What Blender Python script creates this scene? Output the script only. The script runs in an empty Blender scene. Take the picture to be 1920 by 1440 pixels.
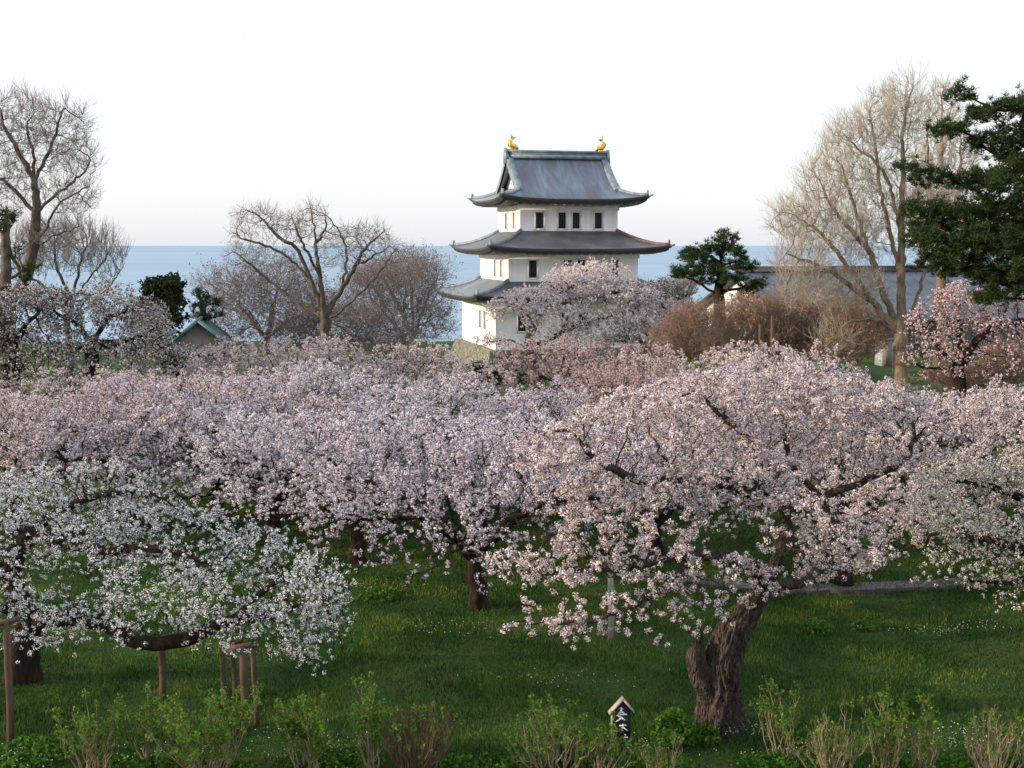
import bpy, math, random
import numpy as np
from mathutils import Vector

R = math.radians
SC = bpy.context.scene
COL = SC.collection

# ------------------------------------------------------------------ camera
FPX = 2375.0                      # focal length in pixels of a 1920 px wide frame
CAM_H = 6.8
PITCH = math.atan(260.0 / FPX)
cam_data = bpy.data.cameras.new('camera')
cam_data.sensor_width = 36.0
cam_data.lens = 36.0 * FPX / 1920.0
cam_data.clip_start = 0.5
cam_data.clip_end = 120000.0
cam = bpy.data.objects.new('camera', cam_data)
cam.location = (0, 0, CAM_H)
cam.rotation_euler = (math.pi / 2 - PITCH, 0, 0)
COL.objects.link(cam)
SC.camera = cam

# ------------------------------------------------------------------ sky and sun
SUN_EL = 14.0
SUN_FRONT = 0.16                  # how far the sun stands on the camera's side of due left
world = bpy.data.worlds.new('World')
SC.world = world
world.use_nodes = True
wt = world.node_tree
wt.nodes.clear()
wo = wt.nodes.new('ShaderNodeOutputWorld')
sky = wt.nodes.new('ShaderNodeTexSky')
sky.sky_type = 'NISHITA'
sky.sun_disc = False
sky.sun_elevation = R(SUN_EL)
sky.sun_rotation = R(-90 - math.degrees(math.atan(SUN_FRONT)))
sky.altitude = 0
sky.air_density = 1.0
sky.dust_density = 1.0
sky.ozone_density = 1.0
bg1 = wt.nodes.new('ShaderNodeBackground')
bg1.inputs['Strength'].default_value = 0.055
wt.links.new(sky.outputs[0], bg1.inputs['Color'])
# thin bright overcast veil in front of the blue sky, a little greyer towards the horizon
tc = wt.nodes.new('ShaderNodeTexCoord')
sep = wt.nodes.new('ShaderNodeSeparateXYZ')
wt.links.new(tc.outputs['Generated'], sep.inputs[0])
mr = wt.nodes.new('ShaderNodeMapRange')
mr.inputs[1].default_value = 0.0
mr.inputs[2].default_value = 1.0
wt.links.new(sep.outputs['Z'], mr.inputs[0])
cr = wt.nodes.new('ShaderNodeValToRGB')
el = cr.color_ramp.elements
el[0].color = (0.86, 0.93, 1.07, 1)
el[1].color = (1.75, 1.86, 2.10, 1)  # upper sky out of frame brightened to add fill light
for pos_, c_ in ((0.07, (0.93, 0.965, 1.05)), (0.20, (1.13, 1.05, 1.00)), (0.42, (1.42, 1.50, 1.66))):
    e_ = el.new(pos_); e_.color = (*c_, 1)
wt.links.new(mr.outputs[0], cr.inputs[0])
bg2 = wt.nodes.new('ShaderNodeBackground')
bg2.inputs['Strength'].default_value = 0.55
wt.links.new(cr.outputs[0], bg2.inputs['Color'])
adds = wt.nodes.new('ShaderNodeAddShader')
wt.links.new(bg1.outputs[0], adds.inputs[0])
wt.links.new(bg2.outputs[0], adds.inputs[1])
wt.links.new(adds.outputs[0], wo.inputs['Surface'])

sun_data = bpy.data.lights.new('sun', 'SUN')
sun_data.energy = 3.9
sun_data.angle = R(0.6)
sun_data.color = (1.0, 0.80, 0.60)
sun = bpy.data.objects.new('sun', sun_data)
ce, se = math.cos(R(SUN_EL)), math.sin(R(SUN_EL))
sd = Vector((1, SUN_FRONT, 0)).normalized() * ce
sun.rotation_euler = Vector((sd.x, sd.y, -se)).to_track_quat('-Z', 'Y').to_euler()
sun.location = (-60, 0, 40)
COL.objects.link(sun)

SC.view_settings.view_transform = 'Standard'
SC.view_settings.look = 'None'
SC.view_settings.gamma = 1.0
SC.view_settings.exposure = 0.47
SC.cycles.max_bounces = 6
SC.cycles.diffuse_bounces = 3
SC.cycles.transmission_bounces = 3
SC.cycles.transparent_max_bounces = 4

# ------------------------------------------------------------------ helpers
def at(px, py, D):
    """world point seen at pixel (px,py) of the 1920x1440 frame, D metres ahead of the camera"""
    u, v = (px - 960) / FPX, (720 - py) / FPX
    cp, sp = math.cos(PITCH), math.sin(PITCH)
    y, z = cp + v * sp, -sp + v * cp
    k = D / y
    return np.array((u * k, D, CAM_H + z * k))

def smooth(a, b, x):
    t = np.clip((np.asarray(x, float) - a) / (b - a), 0, 1)
    return t * t * (3 - 2 * t)

def ground_z(x, y):
    """terrain height"""
    x = np.asarray(x, float); y = np.asarray(y, float)
    z = 0.10 * np.sin(x * 0.31 + 0.7) * np.sin(y * 0.23 + 1.1) + 0.05 * np.sin(x * 0.9 + y * 0.5)
    z = z * smooth(12, 20, y)
    z = z - 2.4 * smooth(42, 80, y) * smooth(20, 9, x)
    z = z - 34.0 * smooth(118, 240, y)
    return z

def on_ground(px, py):
    """point of the ground seen at a pixel"""
    lo, hi = 8.0, 110.0
    for _ in range(50):
        m = (lo + hi) / 2
        p = at(px, py, m)
        if p[2] > ground_z(p[0], p[1]): lo = m
        else: hi = m
    p = at(px, py, lo)
    p[2] = ground_z(p[0], p[1])
    return p

def ground_at(px, D):
    x = (px - 960) / FPX * D * 1.006
    return np.array((x, D, float(ground_z(x, D))))

def mk(name, V, polys, mats, parent=None, smooth_shade=False):
    """mesh object from numpy arrays; polys = [(faces (n,k), material index), ...]"""
    V = np.asarray(V, np.float32)
    me = bpy.data.meshes.new(name)
    polys = [(np.asarray(f, np.int32), m) for f, m in polys if len(f)]
    me.vertices.add(len(V))
    me.vertices.foreach_set('co', V.ravel())
    nl = sum(f.size for f, _ in polys)
    npoly = sum(len(f) for f, _ in polys)
    me.loops.add(nl)
    me.polygons.add(npoly)
    me.loops.foreach_set('vertex_index', np.concatenate([f.ravel() for f, _ in polys]))
    tot = np.concatenate([np.full(len(f), f.shape[1], np.int32) for f, _ in polys])
    me.polygons.foreach_set('loop_start', np.concatenate(([0], np.cumsum(tot)[:-1])).astype(np.int32))
    me.polygons.foreach_set('material_index', np.concatenate([np.full(len(f), m, np.int32) for f, m in polys]))
    if smooth_shade:
        me.polygons.foreach_set('use_smooth', np.ones(npoly, bool))
    me.update(calc_edges=True)
    for m in (mats if isinstance(mats, (list, tuple)) else [mats]):
        me.materials.append(m)
    o = bpy.data.objects.new(name, me)
    COL.objects.link(o)
    if parent is not None: o.parent = parent
    return o

def tag(o, label=None, cat=None, group=None, kind=None):
    if label: o['label'] = label
    if cat: o['category'] = cat
    if group: o['group'] = group
    if kind: o['kind'] = kind
    return o

def thing(name, label, cat, loc=(0, 0, 0), rz=0.0, group=None):
    o = bpy.data.objects.new(name, None)
    o.location = tuple(float(c) for c in loc)
    o.rotation_euler = (0, 0, rz)
    o.empty_display_size = 0.3
    COL.objects.link(o)
    return tag(o, label, cat, group)

def copy_thing(root, loc, rz, label, group=None, scale=1.0):
    r = root.copy(); COL.objects.link(r)
    r.location = tuple(float(c) for c in loc); r.rotation_euler = (0, 0, rz)
    r.scale = scale if isinstance(scale, tuple) else (scale,) * 3
    r['label'] = label
    if group: r['group'] = group
    for ch in list(root.children):
        c = ch.copy(); COL.objects.link(c); c.parent = r
        for g in list(ch.children):
            d = g.copy(); COL.objects.link(d); d.parent = c
    return r

class MB:
    """collects boxes, quads and grids for one mesh"""
    def __init__(self): self.v = []; self.f = {}; 
    def add(self, verts, faces, m=0):
        b = len(self.v)
        self.v += [tuple(map(float, p)) for p in verts]
        for f in faces:
            self.f.setdefault((len(f), m), []).append([i + b for i in f])
    def box(self, c, s, m=0, rz=0.0, ry=0.0, taper=1.0):
        hx, hy, hz = s[0] / 2, s[1] / 2, s[2] / 2
        vs = []
        for z in (-1, 1):
            k = taper if z > 0 else 1.0
            for x, y in ((-1, -1), (1, -1), (1, 1), (-1, 1)):
                p = [x * hx * k, y * hy * k, z * hz]
                if ry: p[0], p[2] = p[0] * math.cos(ry) + p[2] * math.sin(ry), -p[0] * math.sin(ry) + p[2] * math.cos(ry)
                if rz: p[0], p[1] = p[0] * math.cos(rz) - p[1] * math.sin(rz), p[0] * math.sin(rz) + p[1] * math.cos(rz)
                vs.append((c[0] + p[0], c[1] + p[1], c[2] + p[2]))
        self.add(vs, [(3, 2, 1, 0), (4, 5, 6, 7), (0, 1, 5, 4), (1, 2, 6, 5), (2, 3, 7, 6), (3, 0, 4, 7)], m)
    def grid(self, P, m=0, flip=False):
        """P: list of rows of points"""
        n, k = len(P), len(P[0])
        fs = []
        for i in range(n - 1):
            for j in range(k - 1):
                q = [i * k + j, i * k + j + 1, (i + 1) * k + j + 1, (i + 1) * k + j]
                fs.append(q[::-1] if flip else q)
        self.add([p for r in P for p in r], fs, m)
    def tube(self, pts, rad, k=6, m=0, caps=True):
        pts = [np.asarray(p, float) for p in pts]
        rad = rad if hasattr(rad, '__len__') else [rad] * len(pts)
        d = pts[-1] - pts[0]
        ref = np.eye(3)[np.argmin(np.abs(d))]
        rows = []
        for i, p in enumerate(pts):
            t = pts[min(i + 1, len(pts) - 1)] - pts[max(i - 1, 0)]
            t = t / (np.linalg.norm(t) + 1e-9)
            u = np.cross(t, ref); u /= np.linalg.norm(u) + 1e-9
            w = np.cross(t, u)
            rows.append([p + rad[i] * (math.cos(a) * u + math.sin(a) * w) for a in np.linspace(0, 2 * math.pi, k, endpoint=False)])
        vs = [p for r in rows for p in r]
        fs = []
        for i in range(len(rows) - 1):
            for j in range(k):
                fs.append((i * k + j, i * k + (j + 1) % k, (i + 1) * k + (j + 1) % k, (i + 1) * k + j))
        if caps:
            fs.append(tuple(range(k))[::-1]); fs.append(tuple(range((len(rows) - 1) * k, len(rows) * k)))
        self.add(vs, fs, m)
    def prism(self, outline, y0, y1, m=0):
        """outline of (x,z) points extruded from y0 to y1"""
        n = len(outline)
        vs = [(x, y0, z) for x, z in outline] + [(x, y1, z) for x, z in outline]
        fs = [tuple(range(n)), tuple(range(n, 2 * n))[::-1]]
        for i in range(n):
            j = (i + 1) % n
            fs.append((i, i + n, j + n, j))
        self.add(vs, fs, m)
    def build(self, name, mats, parent=None, smooth_shade=False):
        return mk(name, self.v, [(f, key[1]) for key, f in self.f.items()], mats, parent, smooth_shade)

# ------------------------------------------------------------------ materials
def new_mat(name):
    m = bpy.data.materials.new(name); m.use_nodes = True
    nt = m.node_tree; nt.nodes.clear()
    out = nt.nodes.new('ShaderNodeOutputMaterial')
    return m, nt, out

def ramp(nt, stops, fac):
    r = nt.nodes.new('ShaderNodeValToRGB')
    el = r.color_ramp.elements
    while len(el) < len(stops): el.new(0.5)
    for e, (p, c) in zip(el, stops):
        e.position = p; e.color = (*c, 1)
    if fac is not None: nt.links.new(fac, r.inputs[0])
    return r

def noise(nt, scale, detail=4, rough=0.6, vec=None, dist=0.0):
    n = nt.nodes.new('ShaderNodeTexNoise')
    n.inputs['Scale'].default_value = scale; n.inputs['Detail'].default_value = detail
    n.inputs['Roughness'].default_value = rough; n.inputs['Distortion'].default_value = dist
    if vec is not None: nt.links.new(vec, n.inputs['Vector'])
    return n

def coords(nt, scale=(1, 1, 1), which='Object'):
    t = nt.nodes.new('ShaderNodeTexCoord'); mp = nt.nodes.new('ShaderNodeMapping')
    mp.inputs['Scale'].default_value = scale
    nt.links.new(t.outputs[which], mp.inputs[0])
    return mp.outputs[0]

def mixc(nt, fac, a, b, mode='MIX'):
    n = nt.nodes.new('ShaderNodeMix'); n.data_type = 'RGBA'; n.blend_type = mode
    for sock, val in ((n.inputs[0], fac), (n.inputs[6], a), (n.inputs[7], b)):
        if isinstance(val, (int, float)): sock.default_value = val
        elif isinstance(val, tuple): sock.default_value = (*val, 1)
        else: nt.links.new(val, sock)
    return n.outputs[2]

def surf_mat(name, stops, scale=3.0, vscale=(1, 1, 1), rough=0.8, bump=0.0, bscale=None, metallic=0.0, detail=5, spec=0.3, dist=0.0, over=None):
    """principled surface whose colour follows a noise; over = (stops2, scale, vscale) multiplied on top"""
    m, nt, out = new_mat(name)
    p = nt.nodes.new('ShaderNodeBsdfPrincipled')
    n = noise(nt, scale, detail, vec=coords(nt, vscale), dist=dist)
    c = ramp(nt, stops, n.outputs[0]).outputs[0]
    if over:
        n2 = noise(nt, over[1], 4, vec=coords(nt, over[2]))
        c = mixc(nt, 1.0, c, ramp(nt, over[0], n2.outputs[0]).outputs[0], 'MULTIPLY')
    nt.links.new(c, p.inputs['Base Color'])
    p.inputs['Roughness'].default_value = rough
    p.inputs['Metallic'].default_value = metallic
    p.inputs['Specular IOR Level'].default_value = spec
    if bump:
        b = nt.nodes.new('ShaderNodeBump'); b.inputs['Strength'].default_value = bump; b.inputs['Distance'].default_value = 0.05
        n3 = noise(nt, bscale or scale * 3, 6, vec=coords(nt, vscale))
        nt.links.new(n3.outputs[0], b.inputs['Height']); nt.links.new(b.outputs[0], p.inputs['Normal'])
    nt.links.new(p.outputs[0], out.inputs[0])
    return m

def leaf_mat(name, stops, trans=0.15, rough=None):
    """petals and leaves: colour differs from one petal (mesh island) to the next, light passes through"""
    m, nt, out = new_mat(name)
    g = nt.nodes.new('ShaderNodeNewGeometry')
    c = ramp(nt, stops, g.outputs['Random Per Island']).outputs[0]
    d = nt.nodes.new('ShaderNodeBsdfDiffuse'); t = nt.nodes.new('ShaderNodeBsdfTranslucent')
    mx = nt.nodes.new('ShaderNodeMixShader'); mx.inputs[0].default_value = trans
    nt.links.new(c, d.inputs[0]); nt.links.new(c, t.inputs[0])
    nt.links.new(d.outputs[0], mx.inputs[1]); nt.links.new(t.outputs[0], mx.inputs[2])
    nt.links.new(mx.outputs[0], out.inputs[0])
    return m

M = {}
# blossoms: pale petals, dark calyxes, bronze young leaves; extra dark ones imitate shadow gaps
M['blossom_pink'] = leaf_mat('blossom_pink', [(0.0, (0.06, 0.038, 0.03)), (0.16, (0.20, 0.145, 0.13)), (0.27, (0.47, 0.375, 0.37)), (0.6, (0.65, 0.54, 0.53)), (1.0, (0.93, 0.845, 0.825))])
M['blossom_lavender_shade'] = leaf_mat('blossom_lavender_shade', [(0.0, (0.06, 0.042, 0.048)), (0.16, (0.20, 0.16, 0.17)), (0.28, (0.42, 0.355, 0.40)), (0.6, (0.58, 0.51, 0.565)), (1.0, (0.90, 0.845, 0.885))])  # petals darkened and blued: grove shade put into their colour
M['blossom_pale'] = leaf_mat('blossom_pale', [(0.0, (0.07, 0.05, 0.055)), (0.16, (0.22, 0.18, 0.19)), (0.26, (0.50, 0.45, 0.48)), (0.6, (0.66, 0.605, 0.645)), (1.0, (0.92, 0.88, 0.905))])
M['blossom_deep'] = leaf_mat('blossom_deep', [(0.0, (0.08, 0.04, 0.03)), (0.18, (0.22, 0.13, 0.12)), (0.28, (0.43, 0.305, 0.30)), (0.65, (0.57, 0.435, 0.43)), (1.0, (0.76, 0.62, 0.60))])
M['blossom_white'] = leaf_mat('blossom_white', [(0.0, (0.05, 0.055, 0.025)), (0.26, (0.13, 0.13, 0.075)), (0.36, (0.46, 0.47, 0.475)), (0.65, (0.66, 0.675, 0.685)), (1.0, (0.90, 0.91, 0.92))])
M['blossom_cream'] = leaf_mat('blossom_cream', [(0.0, (0.06, 0.06, 0.015)), (0.28, (0.18, 0.15, 0.07)), (0.40, (0.46, 0.42, 0.37)), (0.7, (0.61, 0.575, 0.53)), (1.0, (0.79, 0.76, 0.73))])
M['blossom_grey'] = leaf_mat('blossom_grey', [(0.0, (0.05, 0.043, 0.028)), (0.36, (0.13, 0.115, 0.085)), (0.48, (0.33, 0.31, 0.285)), (0.8, (0.49, 0.47, 0.455)), (1.0, (0.72, 0.70, 0.68))])
M['blossom_dusty'] = leaf_mat('blossom_dusty', [(0.0, (0.18, 0.14, 0.135)), (0.08, (0.36, 0.30, 0.295)), (0.18, (0.60, 0.515, 0.515)), (0.7, (0.72, 0.63, 0.625)), (1.0, (0.87, 0.79, 0.785))])
M['buds'] = leaf_mat('buds', [(0.0, (0.15, 0.115, 0.105)), (0.5, (0.24, 0.19, 0.175)), (1.0, (0.36, 0.29, 0.275))], 0.1)
M['bark_cherry'] = surf_mat('bark_cherry', [(0.3, (0.010, 0.007, 0.005)), (0.55, (0.030, 0.020, 0.015)), (0.8, (0.07, 0.052, 0.04))], 9, (1, 1, 0.25), 0.95, 0.9, 22, spec=0.1)
M['bark_big'] = surf_mat('bark_big', [(0.30, (0.012, 0.008, 0.006)), (0.48, (0.036, 0.024, 0.017)), (0.62, (0.075, 0.052, 0.038)), (0.8, (0.15, 0.115, 0.09))], 13, (1, 1, 0.16), 0.95, 1.0, 20, spec=0.1, dist=0.6)
def plate_bark(name, stops):
    m, nt, out = new_mat(name)
    p = nt.nodes.new('ShaderNodeBsdfPrincipled')
    c = coords(nt, (1, 1, .34))
    n0 = noise(nt, 4, 3, .5, c)
    v = nt.nodes.new('ShaderNodeTexVoronoi'); v.feature = 'DISTANCE_TO_EDGE'; v.inputs['Scale'].default_value = 21
    nt.links.new(mixc(nt, .12, c, n0.outputs['Color']), v.inputs['Vector'])
    n = noise(nt, 16, 8, .7, c)
    nt.links.new(ramp(nt, stops, n.outputs[0]).outputs[0], p.inputs['Base Color'])
    mth = nt.nodes.new('ShaderNodeMath'); mth.operation = 'MULTIPLY_ADD'; mth.inputs[1].default_value = 2.2
    nt.links.new(v.outputs[0], mth.inputs[0]); nt.links.new(n.outputs[0], mth.inputs[2])
    b = nt.nodes.new('ShaderNodeBump'); b.inputs['Strength'].default_value = 1.0; b.inputs['Distance'].default_value = .06
    nt.links.new(mth.outputs[0], b.inputs['Height']); nt.links.new(b.outputs[0], p.inputs['Normal'])
    p.inputs['Roughness'].default_value = .95; p.inputs['Specular IOR Level'].default_value = .1
    nt.links.new(p.outputs[0], out.inputs[0])
    return m
M['bark_big'] = plate_bark('bark_big', [(0.30, (0.028, 0.022, 0.018)), (0.48, (0.062, 0.048, 0.039)), (0.62, (0.11, 0.088, 0.072)), (0.8, (0.20, 0.17, 0.145))])
M['bark_grey'] = surf_mat('bark_grey', [(0.3, (0.045, 0.036, 0.028)), (0.7, (0.13, 0.105, 0.082))], 6, (1, 1, 0.4), 0.95, 0.5, spec=0.1)
M['bark_tan'] = surf_mat('bark_tan', [(0.3, (0.09, 0.066, 0.042)), (0.7, (0.24, 0.185, 0.125))], 5, (1, 1, 0.4), 0.95, 0.5, spec=0.1)
M['twig_tan'] = surf_mat('twig_tan', [(0.3, (0.32, 0.275, 0.21)), (0.7, (0.47, 0.41, 0.32))], 1, spec=0.1)
M['twig_grey'] = surf_mat('twig_grey', [(0.3, (0.20, 0.17, 0.15)), (0.7, (0.33, 0.29, 0.26))], 1, spec=0.1)
M['twig_mauve'] = surf_mat('twig_mauve', [(0.3, (0.14, 0.115, 0.102)), (0.7, (0.25, 0.21, 0.188))], 1, spec=0.1)
M['twig_rust'] = surf_mat('twig_rust', [(0.3, (0.20, 0.12, 0.08)), (0.7, (0.36, 0.24, 0.17))], 1, spec=0.1)
M['needles'] = leaf_mat('needles', [(0.0, (0.014, 0.030, 0.012)), (0.6, (0.034, 0.064, 0.022)), (1.0, (0.085, 0.108, 0.036))], 0.15)
M['needles_blue'] = leaf_mat('needles_blue', [(0.0, (0.012, 0.024, 0.014)), (0.6, (0.026, 0.046, 0.024)), (1.0, (0.05, 0.075, 0.036))], 0.15)
M['evergreen'] = leaf_mat('evergreen', [(0.0, (0.012, 0.020, 0.010)), (0.6, (0.030, 0.042, 0.020)), (1.0, (0.07, 0.075, 0.04))], 0.15)
M['grass'] = leaf_mat('grass', [(0.0, (0.020, 0.050, 0.010)), (0.45, (0.042, 0.092, 0.018)), (0.8, (0.085, 0.135, 0.030)), (0.95, (0.15, 0.17, 0.05)), (1.0, (0.24, 0.21, 0.11))], 0.4)
M['weed'] = leaf_mat('weed', [(0.0, (0.030, 0.085, 0.012)), (0.6, (0.065, 0.165, 0.022)), (1.0, (0.14, 0.24, 0.05))], 0.4)
M['young_leaf'] = leaf_mat('young_leaf', [(0.0, (0.045, 0.105, 0.014)), (0.6, (0.09, 0.18, 0.026)), (1.0, (0.19, 0.27, 0.05))], 0.4)
M['white_petal'] = leaf_mat('white_petal', [(0.0, (0.6, 0.62, 0.55)), (1.0, (0.85, 0.85, 0.8))], 0.3)
M['stem_tan'] = surf_mat('stem_tan', [(0.3, (0.13, 0.10, 0.06)), (0.7, (0.34, 0.27, 0.17))], 4, spec=0.1)
M['post_wood'] = surf_mat('post_wood', [(0.3, (0.055, 0.035, 0.024)), (0.7, (0.14, 0.095, 0.068))], 6, (1, 1, 0.15), 0.9, 0.4, spec=0.1)
M['post_grey'] = surf_mat('post_grey', [(0.3, (0.16, 0.15, 0.14)), (0.7, (0.28, 0.26, 0.24))], 6, (1, 1, 0.15), 0.9, 0.3, spec=0.1)
M['plaster'] = surf_mat('plaster', [(0.35, (0.77, 0.76, 0.74)), (0.65, (0.84, 0.83, 0.81))], 0.8, rough=0.9, spec=0.1, over=([(0.32, (0.84, 0.83, 0.81)), (0.55, (1, 1, 1))], 1.8, (1, 1, 0.10)))
M['copper'] = surf_mat('copper', [(0.30, (0.075, 0.066, 0.076)), (0.48, (0.092, 0.102, 0.128)), (0.60, (0.115, 0.155, 0.195)), (0.78, (0.20, 0.255, 0.285))], 1.0, (1.0, 0.22, 0.3), 0.42, 0.12, 6, metallic=0.35, spec=0.5, detail=6, dist=0.5)
M['copper_low'] = surf_mat('copper_low', [(0.30, (0.075, 0.070, 0.074)), (0.5, (0.10, 0.102, 0.112)), (0.72, (0.16, 0.18, 0.19))], 1.0, (0.5, 0.5, 0.5), 0.5, 0.12, 6, metallic=0.25, spec=0.5, detail=6)
M['copper_green'] = surf_mat('copper_green', [(0.30, (0.115, 0.13, 0.135)), (0.5, (0.165, 0.20, 0.21)), (0.72, (0.25, 0.295, 0.30))], 0.8, (0.5, 0.5, 0.5), 0.5, 0.12, 6, metallic=0.2, spec=0.4)
M['ridge_copper'] = surf_mat('ridge_copper', [(0.3, (0.10, 0.13, 0.145)), (0.7, (0.24, 0.30, 0.32))], 2.0, rough=0.5, metallic=0.2, spec=0.4)
M['ridge_red'] = surf_mat('ridge_red', [(0.3, (0.13, 0.075, 0.065)), (0.7, (0.21, 0.14, 0.13))], 2.0, rough=0.6, spec=0.3)
M['eave_dark'] = surf_mat('eave_dark', [(0.3, (0.045, 0.045, 0.05)), (0.7, (0.095, 0.092, 0.095))], 3.0, rough=0.7, spec=0.3)
M['rafter'] = surf_mat('rafter', [(0.3, (0.28, 0.26, 0.25)), (0.7, (0.42, 0.40, 0.38))], 3.0, spec=0.2)
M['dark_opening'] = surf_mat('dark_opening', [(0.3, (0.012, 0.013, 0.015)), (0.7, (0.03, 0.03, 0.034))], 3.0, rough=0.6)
M['gold'] = surf_mat('gold', [(0.3, (0.50, 0.31, 0.05)), (0.7, (0.80, 0.56, 0.13))], 4.0, rough=0.38, metallic=0.75, spec=0.5, bump=0.5, bscale=12)
M['roof_blue'] = surf_mat('roof_blue', [(0.3, (0.062, 0.082, 0.105)), (0.7, (0.115, 0.14, 0.165))], 1.5, (0.15, 1, 1), rough=0.85, metallic=0.0)
M['roof_teal'] = surf_mat('roof_teal', [(0.3, (0.04, 0.115, 0.11)), (0.7, (0.075, 0.18, 0.17))], 2.0, rough=0.5)
M['gable_wall'] = surf_mat('gable_wall', [(0.3, (0.24, 0.20, 0.19)), (0.7, (0.32, 0.28, 0.26))], 2.0)
M['wall_dark'] = surf_mat('wall_dark', [(0.3, (0.075, 0.08, 0.078)), (0.7, (0.13, 0.135, 0.13))], 1.5, (1, 1, 4))
M['shed_white'] = surf_mat('shed_white', [(0.3, (0.36, 0.39, 0.43)), (0.7, (0.48, 0.51, 0.55))], 1.5)
M['sign_black'] = surf_mat('sign_black', [(0.3, (0.010, 0.009, 0.010)), (0.7, (0.030, 0.026, 0.026))], 6, rough=0.6)
M['sign_wood'] = surf_mat('sign_wood', [(0.3, (0.30, 0.26, 0.20)), (0.7, (0.48, 0.42, 0.33))], 8, (1, 1, 0.2), spec=0.1)
M['sign_white'] = surf_mat('sign_white', [(0.3, (0.72, 0.73, 0.76)), (0.7, (0.82, 0.83, 0.85))], 8)
M['kerb'] = surf_mat('kerb', [(0.3, (0.03, 0.028, 0.027)), (0.7, (0.065, 0.06, 0.056))], 6, spec=0.1)
M['path'] = surf_mat('path', [(0.3, (0.085, 0.08, 0.08)), (0.7, (0.14, 0.13, 0.128))], 5, bump=0.3)

def stone_mat():
    m, nt, out = new_mat('stone_base')
    p = nt.nodes.new('ShaderNodeBsdfPrincipled')
    v = nt.nodes.new('ShaderNodeTexVoronoi'); v.feature = 'DISTANCE_TO_EDGE'; v.inputs['Scale'].default_value = 1.4
    c = coords(nt, (1, 1, 1.5)); nt.links.new(c, v.inputs['Vector'])
    n = noise(nt, 1.6, 5, vec=c)
    base = ramp(nt, [(0.3, (0.09, 0.095, 0.065)), (0.5, (0.16, 0.165, 0.115)), (0.7, (0.23, 0.23, 0.17))], n.outputs[0]).outputs[0]
    j = ramp(nt, [(0.0, (0.25, 0.25, 0.25)), (0.06, (1, 1, 1))], v.outputs[0]).outputs[0]
    nt.links.new(mixc(nt, 1.0, base, j, 'MULTIPLY'), p.inputs['Base Color'])
    p.inputs['Roughness'].default_value = 0.9
    b = nt.nodes.new('ShaderNodeBump'); b.inputs['Strength'].default_value = 0.6; b.inputs['Distance'].default_value = 0.1
    nt.links.new(j, b.inputs['Height']); nt.links.new(b.outputs[0], p.inputs['Normal'])
    nt.links.new(p.outputs[0], out.inputs[0])
    return m
M['stone'] = stone_mat()

def ground_mat():
    m, nt, out = new_mat('lawn')
    p = nt.nodes.new('ShaderNodeBsdfPrincipled')
    c = coords(nt)
    n1 = noise(nt, 0.35, 5, 0.6, c); n2 = noise(nt, 14, 6, 0.7, c)
    a = ramp(nt, [(0.35, (0.020, 0.048, 0.012)), (0.52, (0.036, 0.075, 0.018)), (0.7, (0.085, 0.095, 0.034))], n1.outputs[0]).outputs[0]
    d = ramp(nt, [(0.3, (0.55, 0.55, 0.5)), (0.7, (1.3, 1.3, 1.2))], n2.outputs[0]).outputs[0]
    nt.links.new(mixc(nt, 1.0, a, d, 'MULTIPLY'), p.inputs['Base Color'])
    p.inputs['Roughness'].default_value = 0.95; p.inputs['Specular IOR Level'].default_value = 0.1
    b = nt.nodes.new('ShaderNodeBump'); b.inputs['Strength'].default_value = 0.8; b.inputs['Distance'].default_value = 0.08
    nt.links.new(n2.outputs[0], b.inputs['Height']); nt.links.new(b.outputs[0], p.inputs['Normal'])
    nt.links.new(p.outputs[0], out.inputs[0])
    return m
M['lawn'] = ground_mat()

def sea_mat():
    m, nt, out = new_mat('sea')
    p = nt.nodes.new('ShaderNodeBsdfPrincipled')
    c = coords(nt, (0.0002, 0.0009, 1))
    n1 = noise(nt, 1.0, 5, 0.6, c)
    c2 = coords(nt, (0.004, 0.02, 1)); n2 = noise(nt, 1.0, 6, 0.7, c2)
    a = ramp(nt, [(0.32, (0.175, 0.265, 0.345)), (0.62, (0.255, 0.35, 0.42))], n1.outputs[0]).outputs[0]
    d = ramp(nt, [(0.3, (0.9, 0.9, 0.92)), (0.7, (1.06, 1.06, 1.04))], n2.outputs[0]).outputs[0]
    nt.links.new(mixc(nt, 1.0, a, d, 'MULTIPLY'), p.inputs['Base Color'])
    p.inputs['Roughness'].default_value = 0.55
    p.inputs['Specular IOR Level'].default_value = 0.12
    nt.links.new(p.outputs[0], out.inputs[0])
    return m
M['sea'] = sea_mat()

# ------------------------------------------------------------------ setting: ground, path, sea
def ground():
    xs = np.concatenate((np.linspace(-320, -40, 22), np.linspace(-36, 36, 73), np.linspace(40, 320, 22)))
    ys = np.concatenate((np.linspace(-30, 10, 11), np.linspace(11, 60, 80), np.linspace(62, 260, 70)))
    X, Y = np.meshgrid(xs, ys)
    V = np.stack((X, Y, ground_z(X, Y)), -1).reshape(-1, 3)
    n, k = X.shape
    i, j = np.meshgrid(np.arange(n - 1), np.arange(k - 1), indexing='ij')
    q = (i * k + j).ravel()
    F = np.stack((q, q + 1, q + k + 1, q + k), -1)
    tag(mk('lawn', V, [(F, 0)], M['lawn'], None, True), 'dark green lawn under the cherry trees', kind='structure')
ground()

V = [(-90000, 125, -30), (90000, 125, -30), (90000, 90000, -30), (-90000, 90000, -30)]
tag(mk('sea', V, [([(0, 1, 2, 3)], 0)], M['sea']), 'calm pale blue sea reaching the horizon', kind='structure')

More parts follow.
